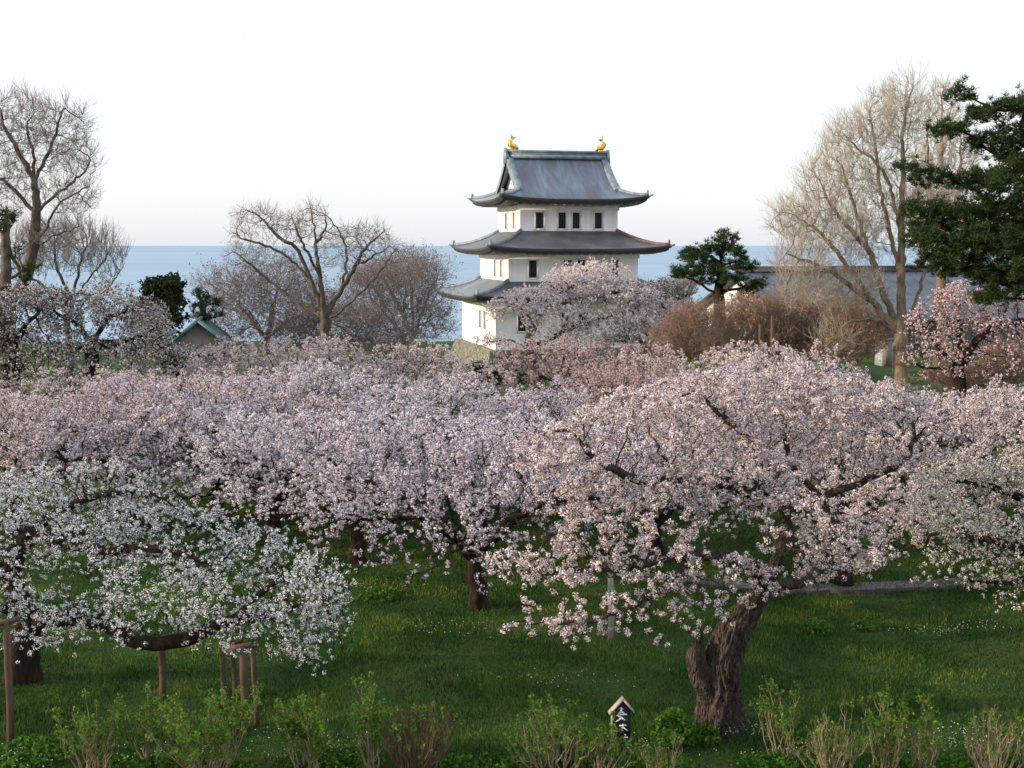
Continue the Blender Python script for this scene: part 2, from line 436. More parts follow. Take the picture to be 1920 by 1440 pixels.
def path():
    pts = [on_ground(px, py) for px, py in ((1180, 1088), (1420, 1112), (1600, 1113), (1760, 1106), (2000, 1092), (2300, 1080))]
    fine = [pts[i] + (pts[i + 1] - pts[i]) * k / 12 for i in range(len(pts) - 1) for k in range(12)] + [pts[-1]]
    rows = [[(p[0], p[1] + dy, float(ground_z(p[0], p[1] + dy)) + 0.03) for p in fine] for dy in np.linspace(0.02, 0.6, 4)]
    pm = MB(); pm.grid(rows, 0)
    tag(pm.build('path', M['path'], None, True), 'pale grey gravel path crossing behind the big tree', kind='structure')
    m = MB()
    for i in range(len(pts) - 1):
        a, b = pts[i], pts[i + 1]
        n = 4
        for k in range(n):
            p = a + (b - a) * k / n; q = a + (b - a) * (k + 1) / n
            mid = (p + q) / 2
            ang = math.atan2(q[1] - p[1], q[0] - p[0])
            m.box((mid[0], mid[1] - 0.04, float(ground_z(mid[0], mid[1])) + 0.0), (np.linalg.norm(q - p) - 0.01, 0.06, 0.16), 0, ang)
    tag(m.build('path_kerb', M['kerb']), 'dark timber edging along the near side of the gravel path', kind='structure')
path()

# ------------------------------------------------------------------ castle keep
CA = R(14.5)
def castle():
    K = thing('castle_keep', 'white three storey castle keep with grey blue copper roofs standing above the blossom', 'castle', (3.48, 99.15, 0), CA)
    ST = [dict(hx=6.3, hy=5.7, z0=-0.8, z1=2.75), dict(hx=5.05, hy=4.55, z0=3.4, z1=6.35), dict(hx=3.83, hy=3.3, z0=7.2, z1=9.95)]
    wins = [
        dict(front=([2.0, 5.3, 6.6, 10.0], -5.0), left=([-2.4, -0.9], -5.0), z=(0.55, 1.85)),
        dict(front=([1.88, 4.56, 5.62, 8.24], -5.05), left=([-2.5, -0.55], -5.0), z=(4.42, 5.70)),
        dict(front=([1.52, 3.28, 4.38, 6.14], -3.83), left=([-1.6, 0.75], -3.3), z=(8.05, 9.25))]
    # walls with real openings on the front and left, plain on the other two sides
    for s, w in zip(ST, wins):
        hx, hy, z0, z1 = s['hx'], s['hy'], s['z0'], s['z1']
        fo = [(-hx + c - 0.31, -hx + c + 0.31) for c in w['front'][0]]
        lo = [(c - 0.33, c + 0.33) for c in w['left'][0]]
        za, zb = w['z']
        m = MB()
        def face(fn, half, opens):
            us = sorted([-half, half] + [u for o in opens for u in o]); zs = [z0, za, zb, z1]
            for i in range(len(us) - 1):
                for j in range(3):
                    if j == 1 and any(abs(us[i] - o[0]) < 1e-6 for o in opens): continue
                    m.add([fn(us[i], 0, zs[j]), fn(us[i + 1], 0, zs[j]), fn(us[i + 1], 0, zs[j + 1]), fn(us[i], 0, zs[j + 1])], [(0, 1, 2, 3)])
            for a, b in opens:
                for (u1, v1), (u2, v2) in (((a, za), (a, zb)), ((a, zb), (b, zb)), ((b, zb), (b, za)), ((b, za), (a, za))):
                    m.add([fn(u1, 0, v1), fn(u2, 0, v2), fn(u2, 0.3, v2), fn(u1, 0.3, v1)], [(0, 1, 2, 3)])
        ff = lambda u, d, z: (u, -hy + d, z)
        fl = lambda u, d, z: (-hx + d, u, z)
        face(ff, hx, fo); face(fl, hy, lo)
        m.add([(hx, -hy, z0), (hx, hy, z0), (hx, hy, z1), (hx, -hy, z1)], [(0, 1, 2, 3)])
        m.add([(hx, hy, z0), (-hx, hy, z0), (-hx, hy, z1), (hx, hy, z1)], [(0, 1, 2, 3)])
        # proud plaster band under the eaves
        for c, sz in (((0, -hy - 0.05, z1 - 0.28), (2 * hx + 0.2, 0.1, 0.5)), ((0, hy + 0.05, z1 - 0.28), (2 * hx + 0.2, 0.1, 0.5)),
                      ((-hx - 0.05, 0, z1 - 0.28), (0.1, 2 * hy - 0.002, 0.5)), ((hx + 0.05, 0, z1 - 0.28), (0.1, 2 * hy - 0.002, 0.5))):
            m.box(c, sz)
        m.build('wall', M['plaster'], K)
        for opens, fn, dk in ((fo, ff, 'front'), (lo, fl, 'left')):
            for a, b in opens:
                f = MB()
                def rect(u1, u2, v1, v2, d1, d2, mb):
                    P = [fn(u, d, v) for d in (d1, d2) for u, v in ((u1, v1), (u2, v1), (u2, v2), (u1, v2))]
                    mb.add(P, [(0, 1, 2, 3), (7, 6, 5, 4), (0, 4, 5, 1), (1, 5, 6, 2), (2, 6, 7, 3), (3, 7, 4, 0)])
                t = 0.11
                rect(a - t, a, za - t, zb + t, -0.07, 0.02, f); rect(b, b + t, za - t, zb + t, -0.07, 0.02, f)
                rect(a, b, zb, zb + t, -0.07, 0.02, f); rect(a, b, za - t, za, -0.07, 0.02, f)
                wo_ = f.build('window', M['plaster'], K)
                g = MB(); rect(a - 0.02, b + 0.02, za - 0.02, zb + 0.02, 0.29, 0.33, g); g.build('pane', M['dark_opening'], wo_)
                g = MB()
                for q in range(1, 4):
                    u = a + (b - a) * q / 4
                    rect(u - 0.035, u + 0.035, za, zb, 0.13, 0.19, g)
                g.build('bars', M['eave_dark'] if dk == 'front' else M['plaster'], wo_)

    def roof_surface(hx, hy, D, zf):
        """rows for the four sides of a hipped skirt"""
        sides = []
        ds = np.linspace(0, D, 9)
        ss = np.sin(np.linspace(-1, 1, 29) * math.pi / 2)
        for sx in (0, 1, 2, 3):
            rows = []
            for d in ds:
                row = []
                for s in ss:
                    if sx == 0: x, y = s * (hx - d), -(hy - d)
                    elif sx == 1: x, y = (hx - d), s * (hy - d)
                    elif sx == 2: x, y = -s * (hx - d), (hy - d)
                    else: x, y = -(hx - d), -s * (hy - d)
                    row.append((x, y, zf(x, y, d)))
                rows.append(row)
            sides.append(rows)
        return sides

    def skirt(hx, hy, D, ze, rise, lift, ov, mat_front, mat_side, name, ridge_mats, top=None):
        zf = lambda x, y, d: ze + rise * (0.42 * d / D + 0.58 * (d / D) ** 2) + lift * (abs(x) / hx * abs(y) / hy) ** 3.5
        sides = roof_surface(hx, hy, D, zf)
        m = MB()
        for i, rows in enumerate(sides):
            m.grid(rows, 0 if i in (0, 2) else 1)
        rf = m.build(name, [mat_front, mat_side], K, True)
        # eave: fascia and soffit
        e = MB()
        for rows in sides:
            top_ = rows[0]
            cx = lambda p, k: (p[0] * (1 - k / hx), p[1] * (1 - k / hy))
            low1 = [(*cx(p, 0.02), p[2] - 0.20) for p in top_]
            low2 = [(*cx(p, 0.16), p[2] - 0.22) for p in top_]
            low3 = [(*cx(p, 0.18), p[2] - 0.40) for p in top_]
            inn = [(*cx(p, ov + 0.05), min(p[2] - 0.40, ze - 0.30) + 0.12) for p in top_]
            e.grid([top_, low1, low2, low3, inn], 0, True)
        e.build('eave', M['eave_dark'], rf)
        # rafter ends under the eave
        r = MB()
        for rows in sides:
            top_ = np.array(rows[0]); L = np.linalg.norm(np.diff(top_, axis=0), axis=1); cum = np.concatenate(([0], np.cumsum(L)))
            n = int(cum[-1] / 0.62)
            horiz = abs(top_[-1][0] - top_[0][0]) > abs(top_[-1][1] - top_[0][1])
            for q in range(1, n):
                t = cum[-1] * q / n
                p = [np.interp(t, cum, top_[:, c]) for c in range(3)]
                if horiz: r.box((p[0], p[1] * (1 - 0.95 / hy), p[2] - 0.38), (0.2, 0.9, 0.16))
                else: r.box((p[0] * (1 - 0.95 / hx), p[1], p[2] - 0.38), (0.9, 0.2, 0.16))
        r.build('rafters', M['rafter'], rf)
        # hip ridges with turned-up end tiles
        for qx, qy, mt in ((-1, -1, ridge_mats[0]), (1, -1, ridge_mats[1]), (1, 1, ridge_mats[0]), (-1, 1, ridge_mats[0])):
            h = MB()
            pts = []
            for d in np.linspace(0.12, (top or D) - 0.02, 9):
                x, y = qx * (hx - d), qy * (hy - d)
                pts.append((x, y, zf(x, y, d) + 0.05))
            h.tube(pts, [0.15] * 9, 6)
            x, y = qx * (hx - 0.16), qy * (hy - 0.16)
            h.box((x, y, zf(x, y, 0.16) + 0.17), (0.30, 0.12, 0.42), 0, math.atan2(qy, qx) + math.pi / 2, taper=0.6)
            h.tube([(qx * (hx - 0.1), qy * (hy - 0.1), zf(x, y, 0.1) - 0.05), (qx * (hx + 0.16), qy * (hy + 0.16), zf(x, y, 0) + 0.06)], [0.10, 0.07], 6)
            h.build('hip_ridge', mt, rf)
        return zf, rf

    skirt(8.25, 7.65, 3.3, 3.05, 1.2, 0.27, 1.95, M['copper_low'], M['copper_green'], 'lower_roof', (M['ridge_copper'], M['ridge_copper']))
    skirt(7.0, 6.5, 3.25, 6.55, 1.35, 0.29, 1.95, M['copper_low'], M['copper_low'], 'middle_roof', (M['ridge_copper'], M['ridge_red']))
    # top roof: hip below, gable above
    hx, hy, ze, rise = 5.75, 5.15, 10.2, 3.35
    prof = lambda d: rise * (0.36 * d / hy + 0.64 * (d / hy) ** 2)
    zt = lambda x, y, d: ze + prof(d) + 0.36 * (abs(x) / hx * abs(y) / hy) ** 3.5
    GX = 4.05                      # verge of the gable
    dg = hx - GX
    m = MB()
    ds = np.concatenate((np.linspace(0, dg, 7), np.linspace(dg, hy, 12)[1:]))
    ss = np.sin(np.linspace(-1, 1, 33) * math.pi / 2)
    for sgn in (-1, 1):
        rows = []
        for d in ds:
            w = hx - d if d < dg else GX
            rows.append([(s * w, sgn * (hy - d), zt(s * w, hy - d, d)) for s in ss])
        m.grid(rows, 0, sgn > 0)
    ends = []
    dE = 2.35
    for sgn in (-1, 1):
        rows = []
        for d in np.linspace(0, dE, 8):
            hw = hy - min(d, dg)
            if d > dg: hw = hy - d
            rows.append([(sgn * (hx - d), s * hw, zt(hx - d, s * hw, d)) for s in ss])
        m.grid(rows, 1, sgn < 0)
    rf = m.build('top_roof', [M['copper'], M['copper_green']], K, True)
    e = MB(); r = MB()
    for k in range(4):
        if k in (0, 2): top_ = [(s * hx, (-hy if k == 0 else hy), zt(hx * s, hy, 0)) for s in (ss if k == 0 else -ss)]
        else: top_ = [((hx if k == 1 else -hx), s * hy, zt(hx, hy * s, 0)) for s in (ss if k == 1 else -ss)]
        cx = lambda p, q: (p[0] * (1 - q / hx), p[1] * (1 - q / hy))
        e.grid([top_, [(*cx(p, .02), p[2] - .2) for p in top_], [(*cx(p, .16), p[2] - .22) for p in top_], [(*cx(p, .18), p[2] - .4) for p in top_],
                [(*cx(p, 1.95), min(p[2] - .4, ze - .3) + .12) for p in top_]], 0, True)
        ta = np.array(top_)
        n = 17 if k in (0, 2) else 15
        for q in range(1, n):
            i = np.interp(q / n, np.linspace(0, 1, len(ss)), np.arange(len(ss)))
            tpos = -1 + 2 * q / n
            if k in (0, 2):
                x = tpos * hx; r.box((x, (-1 if k == 0 else 1) * (hy - .95), zt(x, hy, 0) - .38), (.2, .9, .16))
            else:
                y = tpos * hy; r.box(((1 if k == 1 else -1) * (hx - .95), y, zt(hx, y, 0) - .38), (.9, .2, .16))
    e.build('eave', M['eave_dark'], rf); r.build('rafters', M['rafter'], rf)
    for qx in (-1, 1):
        for qy in (-1, 1):
            h = MB(); pts = []
            for d in np.linspace(.12, dg + 0.25, 7):
                x, y = qx * (hx - d), qy * (hy - d); pts.append((x, y, zt(x, y, d) + .05))
            h.tube(pts, .15, 6)
            x, y = qx * (hx - .16), qy * (hy - .16)
            h.box((x, y, zt(x, y, .16) + .17), (.3, .12, .42), 0, math.atan2(qy, qx) + math.pi / 2, taper=.6)
            h.tube([(qx * (hx - .1), qy * (hy - .1), zt(x, y, .1) - .05), (qx * (hx + .16), qy * (hy + .16), zt(x, y, 0) + .06)], [.1, .07], 6)
            h.build('hip_ridge', M['ridge_copper'], rf)
            # broad verge band running down the gable edge
            b = MB()
            rows_o, rows_i = [], []
            P = []
            for d in np.linspace(dg + 0.05, hy - 0.12, 12):
                z = ze + prof(d); y = qy * (hy - d)
                P.append([(qx * (GX + .05), y, z - .30), (qx * (GX + .05), y, z + .14), (qx * (GX - .20), y, z + .22), (qx * (GX - .52), y, z + .14), (qx * (GX - .52), y, z - .02)])
            b.grid(P, 0)
            b.add(P[0], [(0, 1, 2, 3, 4)])
            b.build('verge', M['ridge_copper'], rf, False)
            # bargeboard hanging below the verge, dark
            b = MB(); P = []
            for d in np.linspace(dg + 0.25, hy, 12):
                z = ze + prof(d); y = qy * (hy - d)
                P.append([(qx * (GX - .10), y, z - .22), (qx * (GX - .10), y, z - .62), (qx * (GX - .22), y, z - .62), (qx * (GX - .22), y, z - .05)])
            b.grid(P, 0)
            b.build('bargeboard', M['eave_dark'], rf)
        # gable wall
        g = MB()
        out = [(-(hy - d), ze + prof(d) - .1) for d in np.linspace(dE - 0.3, hy, 10)]
        out = out + [(-y, z) for y, z in out[-2::-1]]
        x0 = qx * (hx - dE + 0.03)
        g.add([(x0, y, z) for y, z in out], [tuple(range(len(out)))])
        g.build('gable', M['plaster'], rf)
        g = MB(); g.box((qx * (GX - .08), 0, ze + rise - .75), (.08, .5, .7)); g.box((qx * (GX - .08), 0, ze + rise - 1.15), (.08, .26, .3)); g.build('gable_pendant', M['eave_dark'], rf)
    # main ridge
    b = MB(); zr = ze + rise
    b.box((0, 0, zr + .02), (2 * GX - .5, .62, .3)); b.box((0, 0, zr + .24), (2 * GX - .3, .44, .2)); b.box((0, 0, zr + .42), (2 * GX - .2, .56, .18))
    b.build('ridge', M['ridge_copper'], rf)
    for qx in (-1, 1):
        b = MB(); b.prism([(-.42, zr - .55), (.42, zr - .55), (.34, zr + .2), (.22, zr + .62), (-.22, zr + .62), (-.34, zr + .2)], -.09, .09)
        b.v = [(qx * (GX + .05) + y, x, z) for x, y, z in b.v]
        b.build('ridge_end_tile', M['ridge_copper'], rf)
        # golden fish finial: head down on the ridge, tail curling up
        s = MB()
        zb = zr + .5
        spine = [(-.52, .10), (-.40, .17), (-.22, .22), (-.04, .27), (.08, .42), (.10, .60), (.05, .76), (.0, .88)]
        rad = [.10, .17, .21, .23, .20, .16, .11, .07]
        s.tube([(qx * (3.62 + x), 0, zb + z) for x, z in spine], rad, 10)
        for o2 in (-1, 1):
            s.prism([(3.62 + .0, zb + .80), (3.62 + .06, zb + 1.0), (3.62 + .10, zb + 1.26), (3.62 - .02, zb + 1.08), (3.62 - .10, zb + .98)], .03 * o2, .06 * o2)
            s.prism([(3.62 + .02, zb + .82), (3.62 - .12, zb + .98), (3.62 - .40, zb + .94), (3.62 - .22, zb + .88), (3.62 - .06, zb + .76)], .03 * o2, .06 * o2)
        s.prism([(3.62 + .25, zb + .25), (3.62 + .36, zb + .55), (3.62 + .22, zb + .75), (3.62 + .16, zb + .5)], -.03, .03)
        s.prism([(3.62 - .3, zb + .3), (3.62 - .38, zb + .5), (3.62 - .14, zb + .4)], -.03, .03)
        s.box((3.62, 0, zb + .03), (.62, .4, .1))
        if qx < 0: s.v = [(-x if False else x, y, z) for x, y, z in s.v]
        o = s.build('gold_finial', M['gold'], K, True)
        if qx < 0:
            me = o.data
            co = np.empty(len(me.vertices) * 3, np.float32); me.vertices.foreach_get('co', co); co = co.reshape(-1, 3)
            sp_n = len(spine) * 10
            co[sp_n:, 0] *= -1
            me.vertices.foreach_set('co', co.ravel()); me.update()
    # stone base, battered
    b = MB(); P = []
    for z, g in ((-.8, .0), (-.8, .55), (-1.2, .62), (-1.9, .85), (-2.7, 1.15), (-3.8, 1.6)):
        hx, hy = 6.3 + g, 5.7 + g
        P.append([(-hx, -hy, z), (hx, -hy, z), (hx, hy, z), (-hx, hy, z), (-hx, -hy, z)])
    b.grid(P, 0, True)
    b.build('stone_base', M['stone'], K)
castle()
#@@TREES
# ------------------------------------------------------------------ trees: branching by space colonisation
def catmull(P, step):
    P = [np.asarray(p, float) for p in P]
    P = [2 * P[0] - P[1]] + P + [2 * P[-1] - P[-2]]
    out = [P[1]]
    for i in range(1, len(P) - 2):
        n = max(1, int(round(np.linalg.norm(P[i + 1] - P[i]) / step)))
        for k in range(1, n + 1):
            t = k / n
            out.append(0.5 * (2 * P[i] + (P[i + 1] - P[i - 1]) * t + (2 * P[i - 1] - 5 * P[i] + 4 * P[i + 1] - P[i + 2]) * t * t
                              + (3 * P[i] - P[i - 1] - 3 * P[i + 1] + P[i + 2]) * t ** 3))
    return out

def add_limb(pos, par, pts, step, rng, wob=0.0):
    if not pos:
        pos.append(np.asarray(pts[0], float)); par.append(-1); last = 0
    else:
        last = int(np.argmin(np.linalg.norm(np.array(pos) - np.asarray(pts[0], float), axis=1)))
        pts = [pos[last]] + list(pts[1:])
    for p in catmull(pts, step)[1:]:
        pos.append(p + rng.normal(0, wob, 3)); par.append(last); last = len(pos) - 1
    return last

def colonize(pos, par, A, step, infl, kill, iters, rng, bias=(0, 0, 0), jit=0.25, from_idx=0):
    pos = [np.asarray(p, float) for p in pos]; par = list(par)
    A = np.asarray(A, float); n = len(A)
    P0 = np.array(pos)
    D = np.full(n, 1e9); near = np.zeros(n, int)
    for s in range(0, n, 1000):
        d = np.linalg.norm(A[s:s + 1000, None] - P0[None, from_idx:], axis=2)
        near[s:s + 1000] = d.argmin(1) + from_idx; D[s:s + 1000] = d.min(1)
    alive = D > kill
    last = {}; kids = {}
    bias = np.asarray(bias, float)
    for it in range(iters):
        act = alive & (D < infl)
        if not act.any(): break
        PP = np.array(pos)
        ids = near[act]
        v = A[act] - PP[ids]; v /= np.linalg.norm(v, axis=1)[:, None] + 1e-9
        S = np.zeros((len(PP), 3)); np.add.at(S, ids, v)
        new = []; newp = []
        for g in np.unique(ids):
            d = S[g]; L = np.linalg.norm(d)
            if L < 1e-6: d = rng.normal(0, 1, 3); L = np.linalg.norm(d)
            d = d / L + bias + rng.normal(0, jit, 3)
            q = PP[g] + d / np.linalg.norm(d) * step
            if kids.get(g, 0) >= 3 or (g in last and np.linalg.norm(last[g] - q) < 0.45 * step):
                alive[(near == g) & (D < infl)] &= (rng.random(((near == g) & (D < infl)).sum()) > 0.25); 
                continue
            last[g] = q; kids[g] = kids.get(g, 0) + 1
            new.append(q); newp.append(int(g))
        if not new: continue
        b = len(pos); pos += new; par += newp
        N = np.array(new); ai = np.where(alive)[0]
        d = np.linalg.norm(A[ai][:, None] - N[None], axis=2)
        j = d.argmin(1); dm = d[np.arange(len(ai)), j]
        upd = dm < D[ai]
        D[ai[upd]] = dm[upd]; near[ai[upd]] = b + j[upd]
        alive &= D > kill
    return np.array(pos), np.array(par)

def radii(par, r_trunk, r_tip):
    n = len(par); tips = np.zeros(n); kid = np.zeros(n, int)
    for i in range(n - 1, -1, -1):
        if tips[i] == 0: tips[i] = 1
        if par[i] >= 0: tips[par[i]] += tips[i]
    e = math.log(max(tips[0], 2)) / math.log(r_trunk / r_tip)
    return r_tip * tips ** (1 / e), tips

def chains(par, rad):
    n = len(par); main = np.full(n, -1)
    for i in range(n - 1, 0, -1):
        p = par[i]
        if p >= 0 and (main[p] < 0 or rad[i] >= rad[main[p]]): main[p] = i
    out = []
    for i in range(n):
        if par[i] < 0 or main[par[i]] != i:
            c = [par[i], i] if par[i] >= 0 else [i]
            while main[c[-1]] >= 0: c.append(main[c[-1]])
            if len(c) > 1: out.append(c)
    return out

def tube_mesh(pos, chs, rad, kfun, rough=0.0, rng=None):
    """rings along every chain"""
    groups = {}
    for c in chs:
        r0 = rad[c[1]] if len(c) > 1 else rad[c[0]]
        groups.setdefault(kfun(r0), []).append(c)
    Vs, Fs, base = [], [], 0
    for k, cs in groups.items():
        idx = np.concatenate([np.array(c) for c in cs])
        L = np.array([len(c) for c in cs]); st = np.concatenate(([0], np.cumsum(L)[:-1]))
        P = pos[idx]; Rr = rad[idx].copy()
        first = np.zeros(len(idx), bool); first[st] = True
        lastm = np.zeros(len(idx), bool); lastm[st + L - 1] = True
        sec = st + 1
        issub = np.array([c[0] != 0 or cs is None for c in cs])
        Rr[st] = np.where(issub, np.minimum(Rr[st], Rr[sec] * 1.15), Rr[st])
        nxt = np.where(lastm, np.arange(len(idx)), np.arange(len(idx)) + 1)
        prv = np.where(first, np.arange(len(idx)), np.arange(len(idx)) - 1)
        T = P[nxt] - P[prv]; T /= np.linalg.norm(T, axis=1)[:, None] + 1e-9
        span = P[st + L - 1] - P[st]
        ax = np.eye(3)[np.argmin(np.abs(span), axis=1)]
        ref = np.repeat(ax, L, axis=0)
        U = np.cross(T, ref); U /= np.linalg.norm(U, axis=1)[:, None] + 1e-9
        W = np.cross(T, U)
        ang = np.arange(k) * 2 * math.pi / k
        rr = np.repeat(Rr[:, None], k, 1)
        if rough and k > 6:
            ph = np.cumsum(np.linalg.norm(P - P[prv], axis=1))
            rr = rr * (1 + rough * (np.sin(3 * ang[None] + ph[:, None] * 1.3) * 0.6 + np.sin(5 * ang[None] - ph[:, None] * 2.1 + 1) * 0.4 + np.sin(8 * ang[None] + ph[:, None] * 3) * 0.25))
        V = P[:, None] + rr[..., None] * (np.cos(ang)[None, :, None] * U[:, None] + np.sin(ang)[None, :, None] * W[:, None])
        q = np.where(~lastm)[0]
        a = (q[:, None] * k + np.arange(k)[None]); b = (q[:, None] * k + (np.arange(k)[None] + 1) % k)
        F = np.stack((a, b, b + k, a + k), -1).reshape(-1, 4) + base
        Vs.append(V.reshape(-1, 3)); Fs.append(F); base += len(V) * k
    return np.concatenate(Vs), np.concatenate(Fs)

def rand_dirs(n, rng):
    v = rng.normal(0, 1, (n, 3)); return v / np.linalg.norm(v, axis=1)[:, None]

def petals(C, m, Rp, s, rng, loose=0.35):
    """m small four-cornered petals round every centre in C"""
    n = len(C)
    d = rand_dirs(n * m, rng)
    c = np.repeat(C, m, 0) + d * Rp * rng.uniform(0.45, 1.0, (n * m, 1))
    nn = d + rng.normal(0, loose, (n * m, 3)); nn /= np.linalg.norm(nn, axis=1)[:, None]
    a = np.cross(nn, rand_dirs(n * m, rng)); a /= np.linalg.norm(a, axis=1)[:, None] + 1e-9
    b = np.cross(nn, a)
    sz = s * rng.uniform(0.7, 1.3, (n * m, 1))
    V = np.stack((c + a * sz, c + b * sz * 0.85, c - a * sz, c - b * sz * 0.85), 1).reshape(-1, 3)
    F = np.arange(n * m * 4).reshape(-1, 4)
    return V, F

def twigs(P, D, L, r, rng, up=0.3, spread=0.8, sub=2, segs=2, droop=0.0):
    """thin three-sided twigs from points P along directions D; sub side twigs each"""
    def one(P, D, L, r):
        n = len(P)
        d = D + rng.normal(0, spread, (n, 3)) * 0.6; d[:, 2] += up
        d /= np.linalg.norm(d, axis=1)[:, None]
        l = L * rng.uniform(0.5, 1.25, (n, 1))
        bend = rng.normal(0, 0.25, (n, 3)); bend[:, 2] += up * 0.4 - droop
        rows = [P + d * l * t + bend * l * t * t * 0.6 for t in np.linspace(0, 1, segs + 1)]
        u = np.cross(d, rand_dirs(n, rng)); u /= np.linalg.norm(u, axis=1)[:, None] + 1e-9
        w = np.cross(d, u)
        V = []
        for i, row in enumerate(rows):
            rr = r * (1 - 0.65 * i / segs)
            for a in (0, 2.094, 4.189): V.append(row + rr * (math.cos(a) * u + math.sin(a) * w))
        V = np.stack(V, 1)            # n, (segs+1)*3, 3
        k = (segs + 1) * 3
        f = []
        for i in range(segs):
            for j in range(3): f.append((i * 3 + j, i * 3 + (j + 1) % 3, i * 3 + 3 + (j + 1) % 3, i * 3 + 3 + j))
        F = (np.arange(n)[:, None, None] * k + np.array(f)[None]).reshape(-1, 4)
        return V.reshape(-1, 3), F, rows, d
    V, F, rows, d = one(P, D, L, r)
    ends = [rows[-1]]
    Vs, Fs, b = [V], [F], len(V)
    for q in range(sub):
        t = rng.uniform(0.25, 0.9, (len(P), 1))
        p = rows[0] * (1 - t) ** 2 + 2 * rows[segs // 2] * t * (1 - t) + rows[-1] * t ** 2
        V2, F2, rows2, _ = one(p, d, L * 0.55, r * 0.7)
        Vs.append(V2); Fs.append(F2 + b); b += len(V2); ends.append(rows2[-1])
    return np.concatenate(Vs), np.concatenate(Fs), np.concatenate(ends)

def lobe_points(lobes, n, rng, shell=0.55, upper=0.35):
    """scatter points in ellipsoids [(centre, (rx,ry,rz), weight)], denser near the skin and on top"""
    w = np.array([l[2] for l in lobes], float); w /= w.sum()
    cnt = rng.multinomial(n, w)
    out = []
    for (c, r, _), k in zip(lobes, cnt):
        d = rand_dirs(k, rng)
        flip = (d[:, 2] < 0) & (rng.random(k) < upper); d[flip, 2] *= -1
        q = rng.uniform(0, 1, k) ** (1 / 3)
        q = np.where(rng.random(k) < shell, rng.uniform(0.8, 1.05, k), q)
        out.append(np.asarray(c) + d * q[:, None] * np.asarray(r))
    return np.concatenate(out)

KW = lambda r: 14 if r > 0.12 else 8 if r > 0.04 else 5 if r > 0.015 else 3

def split_tree(root, pos, par, rad, bark, rough=0.10, flare=0.35, min_r=0.0):
    """trunk (main stem up to the first fork) and branches as two parts"""
    rad = rad.copy()
    h = pos[:, 2] - pos[0, 2]
    for c in chains(par, rad):
        r = rad[c]
        if len(c) > 6:
            a = r.copy()
            a[0] = a[1] if c[0] != 0 else a[0]
            w = 7
            pad = np.concatenate((np.full(w // 2, a[0]), a, np.full(w // 2, a[-1])))
            sm = np.convolve(pad, np.ones(w) / w, 'valid')
            rad[c[1:]] = sm[1:]
    near_base = (rad > rad[0] * 0.75)
    rad = np.where(near_base, rad * (1 + flare * np.exp(-np.clip(h, 0, None) / (rad[0] * 1.1))), rad)
    chs = chains(par, rad)
    main = chs[0]
    k = len(main)
    for i, q in enumerate(main):
        if rad[q] < rad[main[min(3, len(main) - 1)]] * 0.62: k = i + 1; break
    k = max(3, min(k, len(main)))
    tr = [main[:k]]
    rest = chs[1:] + ([main[max(k - 3, 0):]] if len(main) - k >= 1 else [])
    rt_ = rad.copy()
    for q_ in tr[0][-2:]: rt_[q_] = rad[main[min(k, len(main) - 1)]] * 0.97 if q_ == tr[0][-1] else rad[q_]
    V, F = tube_mesh(pos, tr, rt_, lambda r: 20, rough)
    mk('trunk', V, [(F, 0)], bark, root, True)
    if min_r: rest = [c for c in rest if rad[c[1]] > min_r]
    V, F = tube_mesh(pos, rest, rad, KW, rough * 0.6)
    mk('branches', V, [(F, 0)], bark, root, True)
    return rad

def node_dirs(pos, par):
    d = pos - pos[np.maximum(par, 0)]
    return d / (np.linalg.norm(d, axis=1)[:, None] + 1e-9)

def cherry(root, seed, lobes, limbs, mat, r_trunk=0.17, n_attr=3600, step=0.16, kill=0.27, infl=1.8, bloom=3.9, Rp=0.05, m=18, ps=0.0158,
           off=0.052, thin=0.018, bark=None, gap=0.17, droop=0.0, r_tip=0.0052, wob=0.025, clear=None, patch=2.2, crown='crown', upper=0.5, low=0.34, hole=-0.36):
    rng = np.random.default_rng(seed)
    pos, par = [], []
    for l in limbs: add_limb(pos, par, l, step, rng, wob)
    A = lobe_points(lobes, n_attr, rng, 0.55, upper)
    if clear is not None: A = A[clear(A)]
    pos, par = colonize(pos, par, A, step, infl, kill, 90, rng, (0, 0, 0.05 - droop), 0.30)
    rad, tips = radii(par, r_trunk, r_tip)
    split_tree(root, pos, par, rad, bark or M['bark_cherry'])
    # blossom along the thin wood, thinner in some patches
    fld = np.sin(pos[:, 0] * patch + seed) * np.sin(pos[:, 1] * patch * 0.9 + 2 * seed) * np.sin(pos[:, 2] * patch * 1.3 + seed)
    t = np.where((rad < thin) & (fld > hole))[0]
    t = t[rng.random(len(t)) > gap]
    zr_ = np.percentile(pos[t, 2], (8, 85))
    hf = np.clip((pos[t, 2] - zr_[0]) / (zr_[1] - zr_[0] + 1e-6), 0, 1)
    ti = np.repeat(t, rng.poisson(bloom * (low + (1.25 - low) * hf ** .8), len(t)))
    C = pos[ti] + (pos[np.maximum(par[ti], 0)] - pos[ti]) * rng.random((len(ti), 1)) + rng.normal(0, off, (len(ti), 3))
    V, F = petals(C, m, Rp, ps, rng)
    mk(crown, V, [(F, 0)], mat, root)
    return pos, par, rad

